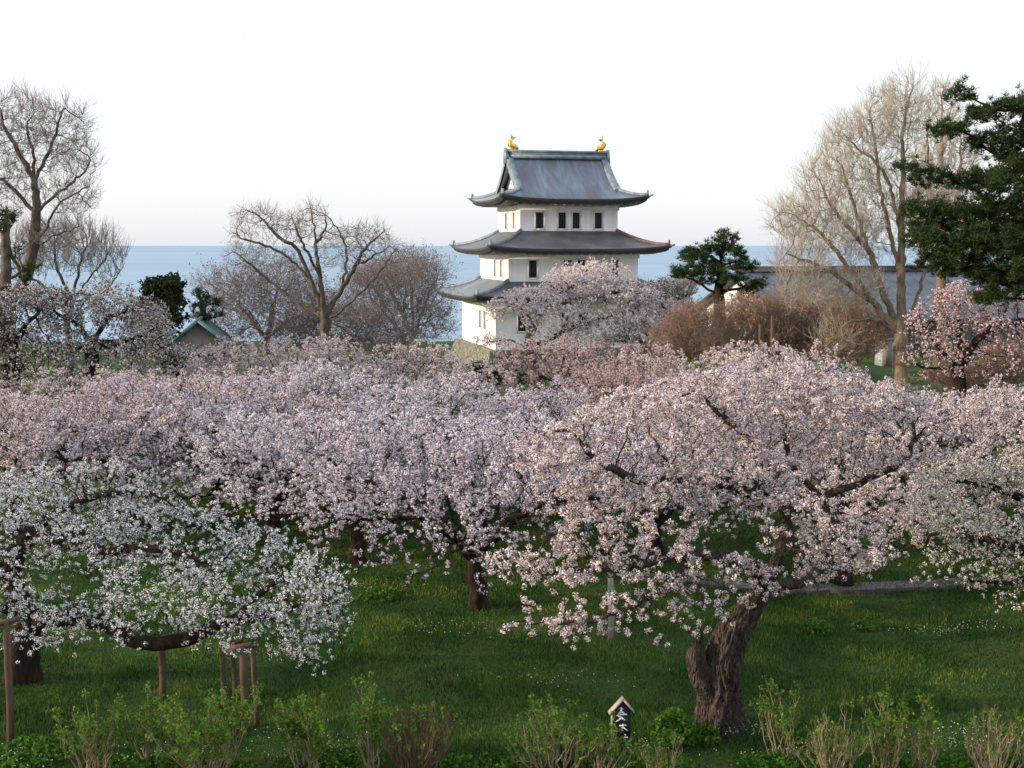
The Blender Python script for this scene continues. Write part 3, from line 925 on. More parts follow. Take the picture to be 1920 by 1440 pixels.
def umbrella(Rr, H, rng, n=11, zlow=0.85):
    """lobes of a broad low cherry crown and the limbs that carry them"""
    lobes, limbs = [], []
    th = rng.uniform(0.95, 1.25)
    base = np.zeros(3); fork = np.array([rng.normal(0, .15), rng.normal(0, .15), th])
    limbs.append([base, fork * [0.3, 0.3, 0.5], fork])
    a0 = rng.uniform(0, 6.28)
    for i in range(n):
        a = a0 + i * 6.283 / n + rng.normal(0, .18)
        rr = Rr * rng.uniform(0.52, 0.74)
        zc = zlow + (H - zlow) * (rng.uniform(0.46, 0.66) if i % 3 else rng.uniform(0.28, 0.42))
        c = np.array((math.cos(a) * rr, math.sin(a) * rr, zc))
        s = Rr * rng.uniform(0.30, 0.40)
        lobes.append((c, (s, s, (H - zlow) * rng.uniform(0.30, 0.40)), 1.0))
        if i % 2 == 0 or rng.random() < .35:
            k = c * [0.45, 0.45, 0]; k[2] = th + (zc - th) * 0.62 + 0.1
            limbs.append([fork, k, c - [0, 0, .15]])
    for i in range(3):
        a = rng.uniform(0, 6.28); rr = Rr * 0.22
        c = np.array((math.cos(a) * rr, math.sin(a) * rr, H - (H - zlow) * .33))
        lobes.append((c, (Rr * .36, Rr * .36, (H - zlow) * .33), 1.0))
        limbs.append([fork, c * [.5, .5, 0] + [0, 0, th + .6], c - [0, 0, .2]])
    return lobes, limbs

# ---- four blossom trees to copy from (each is used once itself)
PROTO = {}
def proto(key, seed, Rr, H, mat, **kw):
    t = thing('cherry_tree', 'x', 'cherry tree')
    rng = np.random.default_rng(seed + 100)
    lobes, limbs = umbrella(Rr, H, rng)
    cherry(t, seed, lobes, limbs, M[mat], **kw)
    PROTO[key] = [t, False]
def place(key, px, D, rz, sc, label, group='cherry trees in full blossom on the lawn', hz=None):
    t, used = PROTO[key]
    p = ground_at(px, D) - [0, 0, 0.05]
    s3 = (sc, sc, hz or sc)
    if not used:
        t.location = tuple(p); t.rotation_euler = (0, 0, rz); t.scale = s3; t['label'] = label; t['group'] = group
        PROTO[key][1] = True
        return t
    return copy_thing(t, p, rz, label, group, s3)

proto('lav_a', 11, 4.0, 3.9, 'blossom_lavender_shade')
proto('lav_b', 12, 3.95, 3.8, 'blossom_pale')
proto('pink_a', 13, 4.0, 3.9, 'blossom_pink')
proto('pink_b', 14, 3.9, 3.8, 'blossom_pink')
proto('deep', 15, 3.3, 3.9, 'blossom_deep', gap=0.2, bloom=3.4)

# nearer rows of the cherry grove (pixel column of the trunk, distance, turn, size, height factor)
def P_(key, px, D, rz, sc, hz, label): place(key, px, D, rz, sc, label, 'cherry trees in full blossom on the lawn', hz)
P_('lav_a', 897, 23.4, 0.4, 0.98, .97, 'lilac shaded cherry with bare dark trunk in mid lawn, left of the thick leaning trunk')
P_('lav_b', 665, 27.0, 2.1, 1.0, .90, 'lilac cherry whose dark trunk shows between the white drooping tree and the mid lawn trunk')
P_('lav_a', 240, 30.4, 3.6, 1.0, .97, 'shaded pink cherry with short black trunk above the white tree at left')
P_('pink_a', 400, 31.5, 1.2, 0.98, .97, 'shaded pink cherry with forked black trunk, right of the short black trunk at left')
P_('pink_b', 20, 29.5, 4.4, 1.05, .97, 'pink cherry cut by the left edge, behind the white foreground tree')
P_('pink_b', 1592, 24.9, 0.9, 0.95, .90, 'pink cherry with stout brown trunk on the gravel path, behind the leaning tree')
P_('lav_b', 1235, 26.5, 4.9, 0.92, .88, 'pale lilac cherry hidden behind the left half of the leaning foreground tree')
P_('pink_a', 1850, 30.5, 2.7, 0.98, .93, 'pink cherry at the right edge above the cream flowered tree')
P_('lav_b', 505, 28.8, 1.9, 0.95, .88, 'lilac cherry with low open boughs over the grass, behind the tip of the white tree')
P_('lav_a', 1040, 31.5, 5.2, 0.92, .84, 'lilac shaded cherry with dense crown directly below the castle keep')
P_('lav_b', 545, 35.0, 0.2, 1.0, .96, 'lilac cherry in the middle of the grove, left of centre')
P_('lav_b', 800, 34.0, 3.3, 0.98, .86, 'lilac cherry filling the grove between the mid lawn tree and the castle')
P_('pink_a', 110, 37.0, 5.7, 1.05, .86, 'pale pink cherry at left below the grey white trees')
P_('pink_b', 330, 40.0, 2.0, 1.0, .82, 'pink cherry of the back row at left, below the small green roof')
P_('lav_a', 1440, 33.0, 1.7, 1.0, 1.02, 'lilac shaded cherry standing right behind the crown of the leaning tree')
P_('lav_b', 1690, 35.5, 4.2, 0.9, .74, 'low lilac cherry of the back row below the big bare tan tree')
P_('pink_a', 575, 43.5, 3.0, 1.0, .97, 'sunlit pink cherry of the back row below the spreading bare tree, left one')
P_('pink_b', 765, 43.0, 0.6, 1.0, .96, 'sunlit pink cherry of the back row just left of the castle foot')
P_('pink_a', 1385, 40.0, 4.6, 1.0, 1.0, 'sunlit pink cherry of the back row below the black pine')
P_('pink_b', 1560, 41.5, 5.5, 0.8, .74, 'low sunlit pink cherry of the back row beside the green bank')
P_('deep', 1095, 44.5, 0.0, 0.98, 1.0, 'deep pink cherry of the back row in front of the castle')
P_('deep', 1190, 38.5, 2.4, 0.85, .9, 'deep pink cherry right of centre, nearer than the one at the castle')
P_('lav_a', 2010, 38.0, 0.9, 0.9, .72, 'pale cherry reaching in at the right edge behind the pink ones')

# ---- the leaning foreground tree
def leaning_tree():
    D0 = 17.2
    b0 = on_ground(1350, 1366); D0 = b0[1]
    t = thing('cherry_tree', 'big pink cherry with a thick leaning furrowed trunk in the right foreground', 'cherry tree', b0)
    L = lambda px, py, dd=0.0: at(px, py, D0 + dd) - b0
    base = np.zeros(3)
    fork = L(1432, 1100, .1)
    limbs = [
        [base - [0, 0, .12], L(1352, 1300), L(1364, 1210, .05), L(1402, 1140, .1), fork],
        [fork, L(1465, 1030, .2), L(1478, 970, .2), L(1440, 915, -.1), L(1330, 905, -.5), L(1200, 900, -.9), L(1100, 850, -1.0)],
        [L(1478, 970, .2), L(1462, 900, .6), L(1420, 840, .9), L(1340, 770, 1.2)],
        [fork, L(1510, 1085, .4), L(1560, 1000, .9), L(1545, 938, .8), L(1600, 910, .6), L(1690, 868, .5), L(1715, 820, .5)],
        [L(1545, 938, .8), L(1490, 880, .9), L(1470, 800, 1.0), L(1500, 740, 1.0)],
        [L(1560, 1000, .9), L(1640, 955, 1.3), L(1740, 912, 1.7)],
        [fork, L(1400, 1060, -.5), L(1300, 1040, -1.0), L(1200, 1060, -1.4), L(1060, 1070, -1.6), L(960, 1070, -1.6)],
        [L(1300, 1040, -1.0), L(1230, 1110, -1.5), L(1130, 1160, -1.8), L(1000, 1170, -1.8)],
        [L(1465, 1030, .2), L(1560, 1040, -.8), L(1640, 1040, -1.4)],
        [L(1462, 900, .6), L(1430, 880, 1.5), L(1380, 820, 2.4)],
    ]
    S = D0 / FPX
    def lobe(px, py, dd, rx, ry, rz, w=1.0): return (L(px, py, dd), (rx * S, ry, rz * S), w)
    lobes = [
        lobe(1010, 1060, -1.6, 105, .8, 45, .7), lobe(1140, 1085, -1.6, 130, .9, 55, .9), lobe(1050, 1180, -1.9, 120, .5, 30, .22), lobe(1230, 1190, -1.6, 110, .5, 32, .17),
        lobe(1080, 890, -1.0, 130, 1.0, 95, 1.1), lobe(1200, 820, -.6, 150, 1.2, 95, 1.3), lobe(1200, 960, -1.2, 150, .9, 70, 1.0),
        lobe(1330, 770, .8, 150, 1.3, 85, 1.2), lobe(1380, 900, -1.0, 140, .7, 80, .35), lobe(1490, 760, .8, 150, 1.4, 85, 1.2), lobe(1620, 790, .5, 140, 1.3, 80, 1.1),
        lobe(1710, 830, .6, 90, 1.0, 60, .6), lobe(1640, 990, 1.3, 130, .7, 45, .3), lobe(1520, 990, -1.3, 120, .6, 55, .4), lobe(1600, 1040, -1.5, 90, .5, 30, .22),
        lobe(1310, 1050, -1.5, 110, .6, 55, .4), lobe(1420, 820, 2.4, 200, 1.2, 70, .8), lobe(1465, 1010, -1.4, 100, .4, 55, .45), lobe(1330, 1140, -1.3, 100, .35, 45, .22), lobe(1450, 1095, -1.0, 90, .3, 35, .2), lobe(1560, 1060, -1.2, 90, .4, 40, .3), lobe(1400, 950, -1.2, 120, .5, 60, .25)]
    pos, par, rad = cherry(t, 5, lobes, limbs, M['blossom_pink'], r_trunk=0.19, n_attr=6800, step=0.12, kill=0.185, infl=1.3, bloom=3.0, low=.62, Rp=0.047, m=30, ps=0.0118,
                           off=0.042, bark=M['bark_big'], gap=0.14, wob=0.012, r_tip=0.0042, thin=0.018)
    # detailed lower trunk with furrows replaces the plain one
    for ch in list(t.children):
        if ch.name.startswith('trunk'): bpy.data.objects.remove(ch)
    rng = np.random.default_rng(3)
    cl = catmull([base - [0, 0, .15], L(1350, 1340), L(1350, 1280), L(1362, 1210, .05), L(1402, 1140, .1), fork, L(1462, 1040, .2)], 0.03)
    n = len(cl); k = 140
    V = np.zeros((n, k, 3)); ang = np.arange(k) * 2 * math.pi / k
    hs = np.linspace(0, 1, n)
    rr = np.interp(hs, [0, .10, .2, .38, .62, .8, 1], [.46, .375, .335, .315, .225, .15, .08])
    tw = np.cumsum(rng.normal(0, .02, n))
    for i in range(n):
        tdir = cl[min(i + 1, n - 1)] - cl[max(i - 1, 0)]; tdir /= np.linalg.norm(tdir)
        u = np.cross(tdir, (0, 1, 0)); u /= np.linalg.norm(u); w = np.cross(tdir, u)
        a = ang + hs[i] * 1.1
        lump = .06 * np.sin(3 * a + 1 + hs[i] * 3) + .05 * np.sin(5 * a + .4 - hs[i] * 6) + .03 * np.sin(8 * a + hs[i] * 12)
        fur = .06 * np.abs(np.sin(10 * a + 1.6 * np.sin(hs[i] * 26 + a * 2))) + .04 * np.abs(np.sin(17 * a + 2.4 * np.sin(hs[i] * 21 - a * 3)))
        root_ = .16 * math.exp(-hs[i] * 14) * np.maximum(0, np.sin(4 * ang + .6))
        r = rr[i] * (1 + lump + root_) - fur * rr[i] * 2.0 + rng.normal(0, .003, k)
        V[i] = cl[i] + r[:, None] * (np.cos(ang)[:, None] * u + np.sin(ang)[:, None] * w)
    i, j = np.meshgrid(np.arange(n - 1), np.arange(k), indexing='ij')
    F = np.stack((i * k + j, i * k + (j + 1) % k, (i + 1) * k + (j + 1) % k, (i + 1) * k + j), -1).reshape(-1, 4)
    tr = mk('trunk', V.reshape(-1, 3), [(F, 0)], M['bark_big'], t, True)
    # broken dead stem on the left of the trunk
    cl = catmull([L(1340, 1320, -.05), L(1312, 1270, -.12), L(1303, 1225, -.12), L(1308, 1205, -.10)], 0.03)
    n = len(cl); k = 36; V = np.zeros((n, k, 3)); ang = np.arange(k) * 2 * math.pi / k
    for i in range(n):
        r = np.interp(i / (n - 1), [0, .4, .8, 1], [.16, .165, .14, .10])
        a = ang + i * .02
        r = r * (1 + .10 * np.sin(3 * a) + .08 * np.sin(5 * a + 1) - .12 * np.abs(np.sin(8 * a + i * .12)))
        V[i] = cl[i] + r[:, None] * (np.cos(ang)[:, None] * np.array((1, 0, .2)) + np.sin(ang)[:, None] * np.array((0, 1, 0)))
        if i == n - 1: V[i, :, 2] += .08 * np.sin(ang * 3) + rng.normal(0, .03, k)
    cap = np.vstack((V.reshape(-1, 3), cl[-1] - [0, 0, .12]))
    i, j = np.meshgrid(np.arange(n - 1), np.arange(k), indexing='ij')
    F = np.stack((i * k + j, i * k + (j + 1) % k, (i + 1) * k + (j + 1) % k, (i + 1) * k + j), -1).reshape(-1, 4)
    F3 = [((n - 1) * k + q, (n - 1) * k + (q + 1) % k, n * k) for q in range(k)]
    mk('dead_stem', cap, [(F, 0), (F3, 0)], M['bark_big'], t, True)
leaning_tree()

# ---- white tree in the left foreground, its long limbs resting on props
def white_tree():
    b0 = on_ground(38, 1275); D0 = b0[1]
    t = thing('cherry_tree', 'white flowered cherry with long low limbs propped on posts in the left foreground', 'cherry tree', b0)
    L = lambda px, py, dd=0.0: at(px, py, D0 + dd) - b0
    fork = L(60, 1165)
    limbs = [[np.array((0, 0, -.1)), L(45, 1220), fork],
             [fork, L(140, 1160, -.6), L(210, 1175, -.9), L(260, 1205, -1.0), L(340, 1200, -1.0), L(430, 1165, -1.2), L(520, 1150, -1.3), L(590, 1120, -1.3)],
             [L(430, 1165, -1.2), L(480, 1120, -1.0), L(560, 1060, -.8)],
             [fork, L(20, 1080, .2), L(60, 1000, .3), L(150, 940, .5), L(240, 920, .8)],
             [L(20, 1080, .2), L(-60, 1000, .2), L(-150, 930, .2)],
             [L(60, 1000, .3), L(180, 1030, -.4), L(300, 1030, -.8), L(400, 1060, -1.0)],
             [fork, L(-60, 1120, -.6), L(-200, 1080, -1)]]
    S = D0 / FPX
    def lobe(px, py, dd, rx, ry, rz, w=1.0): return (L(px, py, dd), (rx * S, ry, rz * S), w)
    lobes = [lobe(60, 950, .4, 130, 1.3, 75, 1.2), lobe(190, 990, .2, 130, 1.3, 70, 1.1), lobe(-110, 960, .2, 130, 1.4, 90, .9), lobe(100, 1080, -.6, 150, 1.0, 60, .8),
             lobe(300, 1070, -.8, 150, 1.1, 50, .8), lobe(430, 1110, -1.1, 130, 1.1, 60, 1.4), lobe(560, 1110, -1.3, 100, 1.0, 65, 1.7), lobe(590, 1185, -1.4, 75, .7, 65, 1.2),
             lobe(470, 1190, -1.4, 90, .7, 35, .5), lobe(230, 1150, -1.2, 150, .7, 40, .5), lobe(60, 1180, -1.2, 130, .7, 40, .45), lobe(-150, 1100, -.8, 150, 1.0, 80, .7), lobe(330, 1200, -1.3, 120, .5, 30, .25), lobe(300, 990, .6, 130, 1.2, 50, .5), lobe(450, 1030, .2, 130, 1.0, 45, .45), lobe(180, 905, 1.0, 120, 1.0, 45, .5)]
    cherry(t, 21, lobes, limbs, M['blossom_white'], r_trunk=0.24, n_attr=10500, step=0.12, kill=0.16, infl=1.7, bloom=2.4, low=.95, hole=-.42, Rp=0.039, m=18, ps=0.0108,
           off=0.07, gap=0.12, wob=0.012, r_tip=0.0036, thin=0.015)
    return D0
WD = white_tree()

# ---- cream flowered tree reaching in from the right edge
def cream_tree():
    b0 = ground_at(2080, 20.5); D0 = 20.5
    t = thing('cherry_tree', 'cream white flowered cherry with olive young leaves reaching in from the right edge', 'cherry tree', b0)
    L = lambda px, py, dd=0.0: at(px, py, D0 + dd) - b0
    fork = L(2060, 1130)
    limbs = [[np.array((0, 0, -.1)), L(2075, 1200), fork], [fork, L(1980, 1060, -.3), L(1880, 1020, -.6), L(1760, 1000, -.6)], [fork, L(1980, 980, .5), L(1880, 920, .8), L(1780, 900, 1)],
             [fork, L(2080, 980), L(2060, 880)], [L(1980, 1060, -.3), L(1900, 1090, -1), L(1820, 1090, -1.2)]]
    S = D0 / FPX
    def lobe(px, py, dd, rx, ry, rz, w=1.0): return (L(px, py, dd), (rx * S, ry, rz * S), w)
    lobes = [lobe(1770, 990, -.5, 110, 1.0, 70, 1), lobe(1880, 950, 0, 130, 1.3, 80, 1.2), lobe(1830, 900, .9, 110, 1.0, 55, .8), lobe(1990, 900, .2, 130, 1.4, 90, 1), lobe(1860, 1060, -1, 120, .9, 50, .9),
             lobe(1960, 1060, -.8, 110, 1.0, 70, .9), lobe(1905, 1120, -1.1, 50, .5, 40, .3), lobe(1730, 1060, -.6, 70, .8, 35, .4), lobe(2100, 1000, 0, 130, 1.3, 100, .7)]
    cherry(t, 31, lobes, limbs, M['blossom_cream'], r_trunk=0.22, n_attr=5500, step=0.13, kill=0.18, infl=1.6, bloom=3.0, Rp=0.042, m=20, ps=0.0122, off=0.055, gap=0.12, wob=0.012, r_tip=0.003, thin=0.014)
cream_tree()

# ---- generic tree given by pixel positions at one distance
def px_tree(name, label, cat, px, py_base, D, limbs, lobes, fn, group=None, **kw):
    b0 = np.array((at(px, py_base, D)[0], D, 0.0)); b0[2] = ground_z(b0[0], D) - 0.1
    t = thing(name, label, cat, b0, 0, group)
    S = D / FPX
    L = lambda q: at(q[0], q[1], D + (q[2] if len(q) > 2 else 0)) - b0
    lim = [[np.zeros(3) if q is None else L(q) for q in l] for l in limbs]
    lob = [(L((x, y, dd)), (rx * S, ry, rz * S), w) for x, y, dd, rx, ry, rz, w in lobes]
    fn(t, lob, lim, **kw)
    return t

def bloom_fn(t, lob, lim, seed=1, mat='blossom_grey', **kw):
    cherry(t, seed, lob, lim, M[mat], **kw)

def bare_fn(t, lob, lim, seed=1, bark='bark_grey', twig='twig_grey', r_trunk=.4, n_attr=2200, step=.28, kill=.5, infl=2.5, tw_n=1.5, tw_L=.7, tw_r=.008, up=.35, sub=2,
            thin=.03, r_tip=.008, buds=None, bias=.05, jit=.22, spread=.8, droop=0.0, wob=.03, upper=.35, shell=.55):
    rng = np.random.default_rng(seed)
    pos, par = [], []
    for l in lim: add_limb(pos, par, l, step, rng, wob)
    A = lobe_points(lob, n_attr, rng, shell, upper)
    pos, par = colonize(pos, par, A, step, infl, kill, 90, rng, (0, 0, bias), jit)
    rad, tips = radii(par, r_trunk, r_tip)
    split_tree(t, pos, par, rad, M[bark], 0.08, 0.35)
    d = node_dirs(pos, par)
    c = np.where(rad < thin)[0]
    c = np.repeat(c, rng.poisson(tw_n, len(c)))
    V, F, ends = twigs(pos[c], d[c], tw_L, tw_r, rng, up, spread, sub, 2, droop)
    mats = [M[twig]]; polys = [(F, 0)]
    if buds:
        e = ends[rng.random(len(ends)) < buds[1]]
        e = np.concatenate([e + rng.normal(0, .06, e.shape) for _ in range(buds[2])])
        V2, F2 = petals(e, 3, .05, buds[3], rng)
        polys.append((F2 + len(V), 1)); mats.append(M[buds[0]]); V = np.concatenate((V, V2))
    mk('twigs', V, polys, mats, t)

# spreading bare tree in the middle distance
px_tree('bare_tree', 'large spreading bare tree with grey forking trunk, left of the castle', 'bare tree', 612, 640, 60,
        [[None, (612, 640), (608, 590)], [(608, 590), (585, 530), (560, 470), (530, 450), (500, 420), (485, 405)], [(608, 590), (600, 520), (592, 460), (585, 410), (583, 385)], [(585, 530), (560, 500), (520, 470), (450, 445)],
         [(608, 590, 0), (640, 545, .5), (665, 500, .6), (690, 460, .6), (720, 435, .6)], [(640, 545, .5), (650, 480, 1), (640, 440, 1), (610, 400, 1)], [(592, 460), (610, 430, -.5), (608, 395, -.5)], [(610, 605), (655, 570, -.6), (700, 525, -.8), (735, 478, -.8)], [(606, 600), (555, 565, .8), (505, 525, 1), (450, 480, 1)], [(600, 520), (560, 440, -1), (550, 410, -1)], [(665, 500, .6), (700, 480, -.4), (728, 465, -.6)]],
        [(480, 405, 0, 45, 1.2, 18, .6), (455, 440, 0, 30, 1.0, 16, .4), (530, 430, 0, 45, 1.4, 30, .8), (590, 400, 0, 25, 1.2, 18, .5), (640, 450, .6, 55, 1.4, 28, .9), (700, 445, .6, 36, 1.2, 24, .9), (560, 430, -1, 40, 1.2, 30, .6), (640, 470, -1, 50, 1.2, 35, .6), (735, 478, -.8, 30, 1.2, 25, .5), (460, 485, 1, 45, 1.2, 25, .6), (585, 395, 0, 20, 1, 14, .3)],
        bare_fn, seed=41, r_trunk=.27, n_attr=4200, step=.22, kill=.28, infl=1.8, tw_n=1.7, tw_L=.5, tw_r=.0075, thin=.022, r_tip=.007, bark='bark_grey', twig='twig_grey')

# mauve twiggy trees behind it
for i, (label, px, D, lobes, seed) in enumerate((
        ('mauve brown twiggy tree not yet in leaf, left of the spreading bare tree', 500, 66, [(450, 560, 0, 60, 2, 40, 1), (520, 540, 0, 70, 2, 50, 1.2), (470, 610, -1, 80, 2, 35, 1), (560, 590, -1, 60, 2, 45, 1), (420, 540, 0, 40, 1.5, 25, .5)], 51),
        ('mauve brown twiggy tree touching the lit castle wall on the left', 755, 70, [(700, 560, 0, 60, 2, 45, 1), (760, 548, 0, 55, 2, 38, 1), (800, 600, 0, 45, 2, 45, 1), (730, 610, -1, 70, 2, 40, 1), (700, 535, 1, 50, 2, 24, .4)], 52),
        ('low dense mauve thicket tree between the bare tree and the castle', 670, 64, [(660, 612, 0, 60, 2, 32, 1), (700, 640, 0, 80, 2, 30, 1), (610, 600, 1, 50, 2, 30, .6), (560, 630, 0, 50, 2, 30, .7)], 53),
        ('faint mauve bare tree with open twigs over the sea beside the castle', 775, 74, [(770, 510, 0, 50, 2, 22, 1), (815, 520, 0, 25, 1.5, 20, .5), (720, 520, 0, 50, 2, 25, .8)], 54))):
    cx = px
    px_tree('bare_tree', label, 'bare tree', px, 650, D, [[None, (cx, 660), (cx, 635)]] + [[(cx, 635), ((cx + l[0]) / 2, (640 + l[1]) / 2 - 6, l[2]), (l[0], l[1] + 5, l[2])] for l in lobes],
            lobes, bare_fn, 'mauve twiggy trees left of the castle', seed=seed, bark='twig_mauve', twig='twig_mauve', r_trunk=.20, n_attr=3200, step=.28, kill=.34, infl=2.6, tw_n=2.1, tw_L=.9, tw_r=.008, thin=.03, r_tip=.008, jit=.4,
            buds=('buds', .5, 2, .03))

# left edge: tall bare tree, finer one behind, cut pine, grey white cherries
px_tree('bare_tree', 'tall bare tree with crooked limbs against the white sky at the left edge', 'bare tree', 15, 600, 45,
        [[None, (18, 590), (45, 530), (62, 470), (68, 400), (66, 340)], [(66, 340), (40, 290), (10, 240), (0, 200)], [(66, 340), (90, 290), (110, 230), (120, 200)], [(68, 400), (110, 360), (150, 330), (170, 300)], [(62, 470), (110, 440), (145, 425)], [(68, 400), (20, 350), (-40, 310)], [(62, 470), (95, 410), (115, 380), (165, 350)], [(66, 340), (60, 280), (50, 230)], [(45, 530), (0, 430), (-60, 380)]],
        [(30, 230, 0, 70, 1.5, 50, 1.2), (110, 240, 0, 50, 1.4, 45, 1), (150, 310, 0, 32, 1.2, 45, .9), (60, 290, .6, 60, 1.4, 50, .9), (-40, 280, 0, 60, 1.5, 80, .9), (130, 370, 0, 45, 1.2, 40, .8), (20, 360, .6, 60, 1.4, 50, .7), (90, 450, 0, 50, 1.0, 30, .3), (-60, 400, 0, 50, 1.4, 60, .5)],
        bare_fn, seed=61, r_trunk=.21, n_attr=5000, step=.2, kill=.26, infl=1.7, tw_n=2.6, tw_L=.5, tw_r=.0068, up=.45, thin=.02, r_tip=.006)
px_tree('bare_tree', 'fine bare tree with upright thin twigs over the sea at left', 'bare tree', 130, 620, 50,
        [[None, (128, 610), (135, 570)], [(135, 570), (170, 520), (200, 480)], [(135, 570), (150, 500), (165, 450)], [(135, 570), (110, 510), (100, 450)], [(135, 570), (70, 530), (30, 480)], [(135, 570), (200, 540), (232, 500)]],
        [(200, 490, 0, 32, 1, 50, 1), (150, 470, 0, 45, 1.2, 50, 1.2), (90, 470, 0, 50, 1.2, 50, 1), (40, 490, 0, 40, 1.2, 50, .7)],
        bare_fn, seed=62, r_trunk=.13, n_attr=2400, step=.22, kill=.26, infl=1.8, tw_n=2.6, tw_L=.6, tw_r=.0075, up=.7, thin=.02, r_tip=.0065, bias=.25, spread=.5)

for label, px, D, lobes, limbs, seed, mat in (
        ('grey white shaded cherry with sparse flowers, second from the left edge in its row', 170, 41,
         [(110, 580, 0, 80, 1.6, 48, 1), (195, 570, 0, 80, 1.6, 45, 1), (260, 610, 0, 75, 1.6, 50, 1), (100, 660, -1, 95, 1.6, 50, 1), (215, 680, -1, 110, 1.6, 50, 1.2), (290, 670, -.5, 60, 1.4, 36, .7), (80, 710, -1, 100, 1.5, 30, .8)], [[None, (172, 720), (172, 650)], [(172, 650), (150, 610), (110, 590)], [(172, 650), (200, 600), (240, 580)], [(172, 650), (230, 640), (270, 625)], [(172, 650), (120, 660), (80, 655)]], 71, 'blossom_grey'),
        ('grey white cherry in shade at the very left edge under the tall bare tree', 20, 40,
         [(20, 590, 0, 80, 1.6, 50, 1), (-60, 600, 0, 70, 1.6, 60, 1), (40, 680, -1, 100, 1.6, 52, 1.2), (-40, 700, -1, 90, 1.5, 40, .8), (60, 560, 1, 60, 1.4, 32, .6)], [[None, (20, 720), (22, 660)], [(22, 660), (0, 610), (-40, 590)], [(22, 660), (50, 610), (70, 585)]], 72, 'blossom_grey'),
        ('thin grey white cherry beside the small green roofed house', 330, 46,
         [(270, 620, 0, 50, 1.5, 35, 1), (340, 672, 0, 70, 1.5, 22, 1), (420, 665, 0, 50, 1.5, 22, .8), (280, 670, -1, 70, 1.5, 32, .9)], [[None, (330, 710), (328, 670)], [(328, 670), (300, 630), (290, 600)], [(328, 670), (370, 668), (415, 660)]], 73, 'blossom_grey')):
    px_tree('cherry_tree', label, 'cherry tree', px, 720, D, limbs, lobes, bloom_fn, 'grey white cherries at the left', seed=seed, mat=mat, r_trunk=.26, n_attr=4200, step=.2, kill=.26, infl=2.6, bloom=3.4, Rp=.07, m=9, ps=.027, off=.10, thin=.02, gap=.1, r_tip=.005)

# blossom in front of the castle
px_tree('cherry_tree', 'dusty pink cherry with layered branches hiding the front of the castle keep', 'cherry tree', 1005, 690, 76,
        [[None, (1003, 690), (990, 655)], [(990, 655), (960, 638), (925, 640), (895, 650)], [(990, 655), (1000, 610), (1030, 570), (1080, 530)], [(1000, 610), (980, 580), (950, 575)], [(990, 655), (1060, 620), (1120, 600), (1180, 580)], [(1030, 570), (1100, 560), (1170, 545), (1230, 550)]],
        [(945, 580, 0, 40, 1.5, 20, .5), (1005, 560, 0, 60, 2, 25, 1), (1090, 525, 0, 70, 2, 28, 1.3), (1050, 590, -1, 80, 2, 28, 1), (1160, 560, 0, 85, 2, 34, 1.3), (1150, 615, -1, 100, 2, 34, 1.3), (920, 640, 0, 40, 1.5, 14, .35), (1060, 645, -1.2, 80, 2, 26, .8), (1130, 505, .5, 50, 1.5, 18, .7), (1230, 590, .5, 60, 2, 36, .9)],
        bloom_fn, seed=81, mat='blossom_dusty', r_trunk=.35, n_attr=5000, step=.26, kill=.34, infl=3.5, bloom=4.6, hole=-.8, low=.6, Rp=.09, m=12, ps=.031, off=.15, thin=.03, gap=.1, r_tip=.008, bark=M['bark_grey'], patch=1.1)
px_tree('cherry_tree', 'grey pink cherry in shade at the right foot of the castle, beside the black pine', 'cherry tree', 1225, 690, 79,
        [[None, (1222, 690), (1220, 640)], [(1220, 640), (1200, 600), (1190, 570)], [(1220, 640), (1250, 600), (1270, 560)], [(1220, 640), (1180, 640), (1150, 640)]],
        [(1190, 580, 0, 60, 2, 30, 1), (1240, 550, 0, 45, 2, 28, 1), (1270, 590, 0, 40, 2, 35, .8), (1200, 640, -1, 80, 2, 32, 1.2), (1280, 530, 1, 40, 2, 18, .5)],
        bloom_fn, seed=82, mat='blossom_grey', r_trunk=.3, n_attr=4200, step=.26, kill=.34, infl=3.5, bloom=4.6, hole=-.7, low=.6, Rp=.09, m=11, ps=.034, off=.15, thin=.03, gap=.1, r_tip=.008, bark=M['bark_grey'], patch=1.1)
px_tree('cherry_tree', 'rose pink cherry under the big dark pine at right', 'cherry tree', 1800, 740, 47,
        [[None, (1800, 730), (1795, 690)], [(1795, 690), (1760, 650), (1730, 610)], [(1795, 690), (1830, 640), (1880, 610), (1920, 600)], [(1795, 690), (1800, 620), (1790, 570)], [(1795, 690), (1740, 690), (1710, 680)]],
        [(1740, 610, 0, 45, 1.3, 40, 1), (1800, 570, 0, 60, 1.5, 40, 1), (1850, 620, 0, 70, 1.5, 45, 1.2), (1920, 600, 0, 60, 1.6, 50, 1), (1770, 670, -1, 80, 1.5, 35, 1), (1880, 680, -1, 70, 1.5, 30, .8)],
        bloom_fn, seed=83, mat='blossom_deep', r_trunk=.26, n_attr=4200, step=.2, kill=.28, infl=2.5, bloom=3.6, Rp=.07, m=9, ps=.030, off=.1, thin=.018, gap=.16, r_tip=.006)

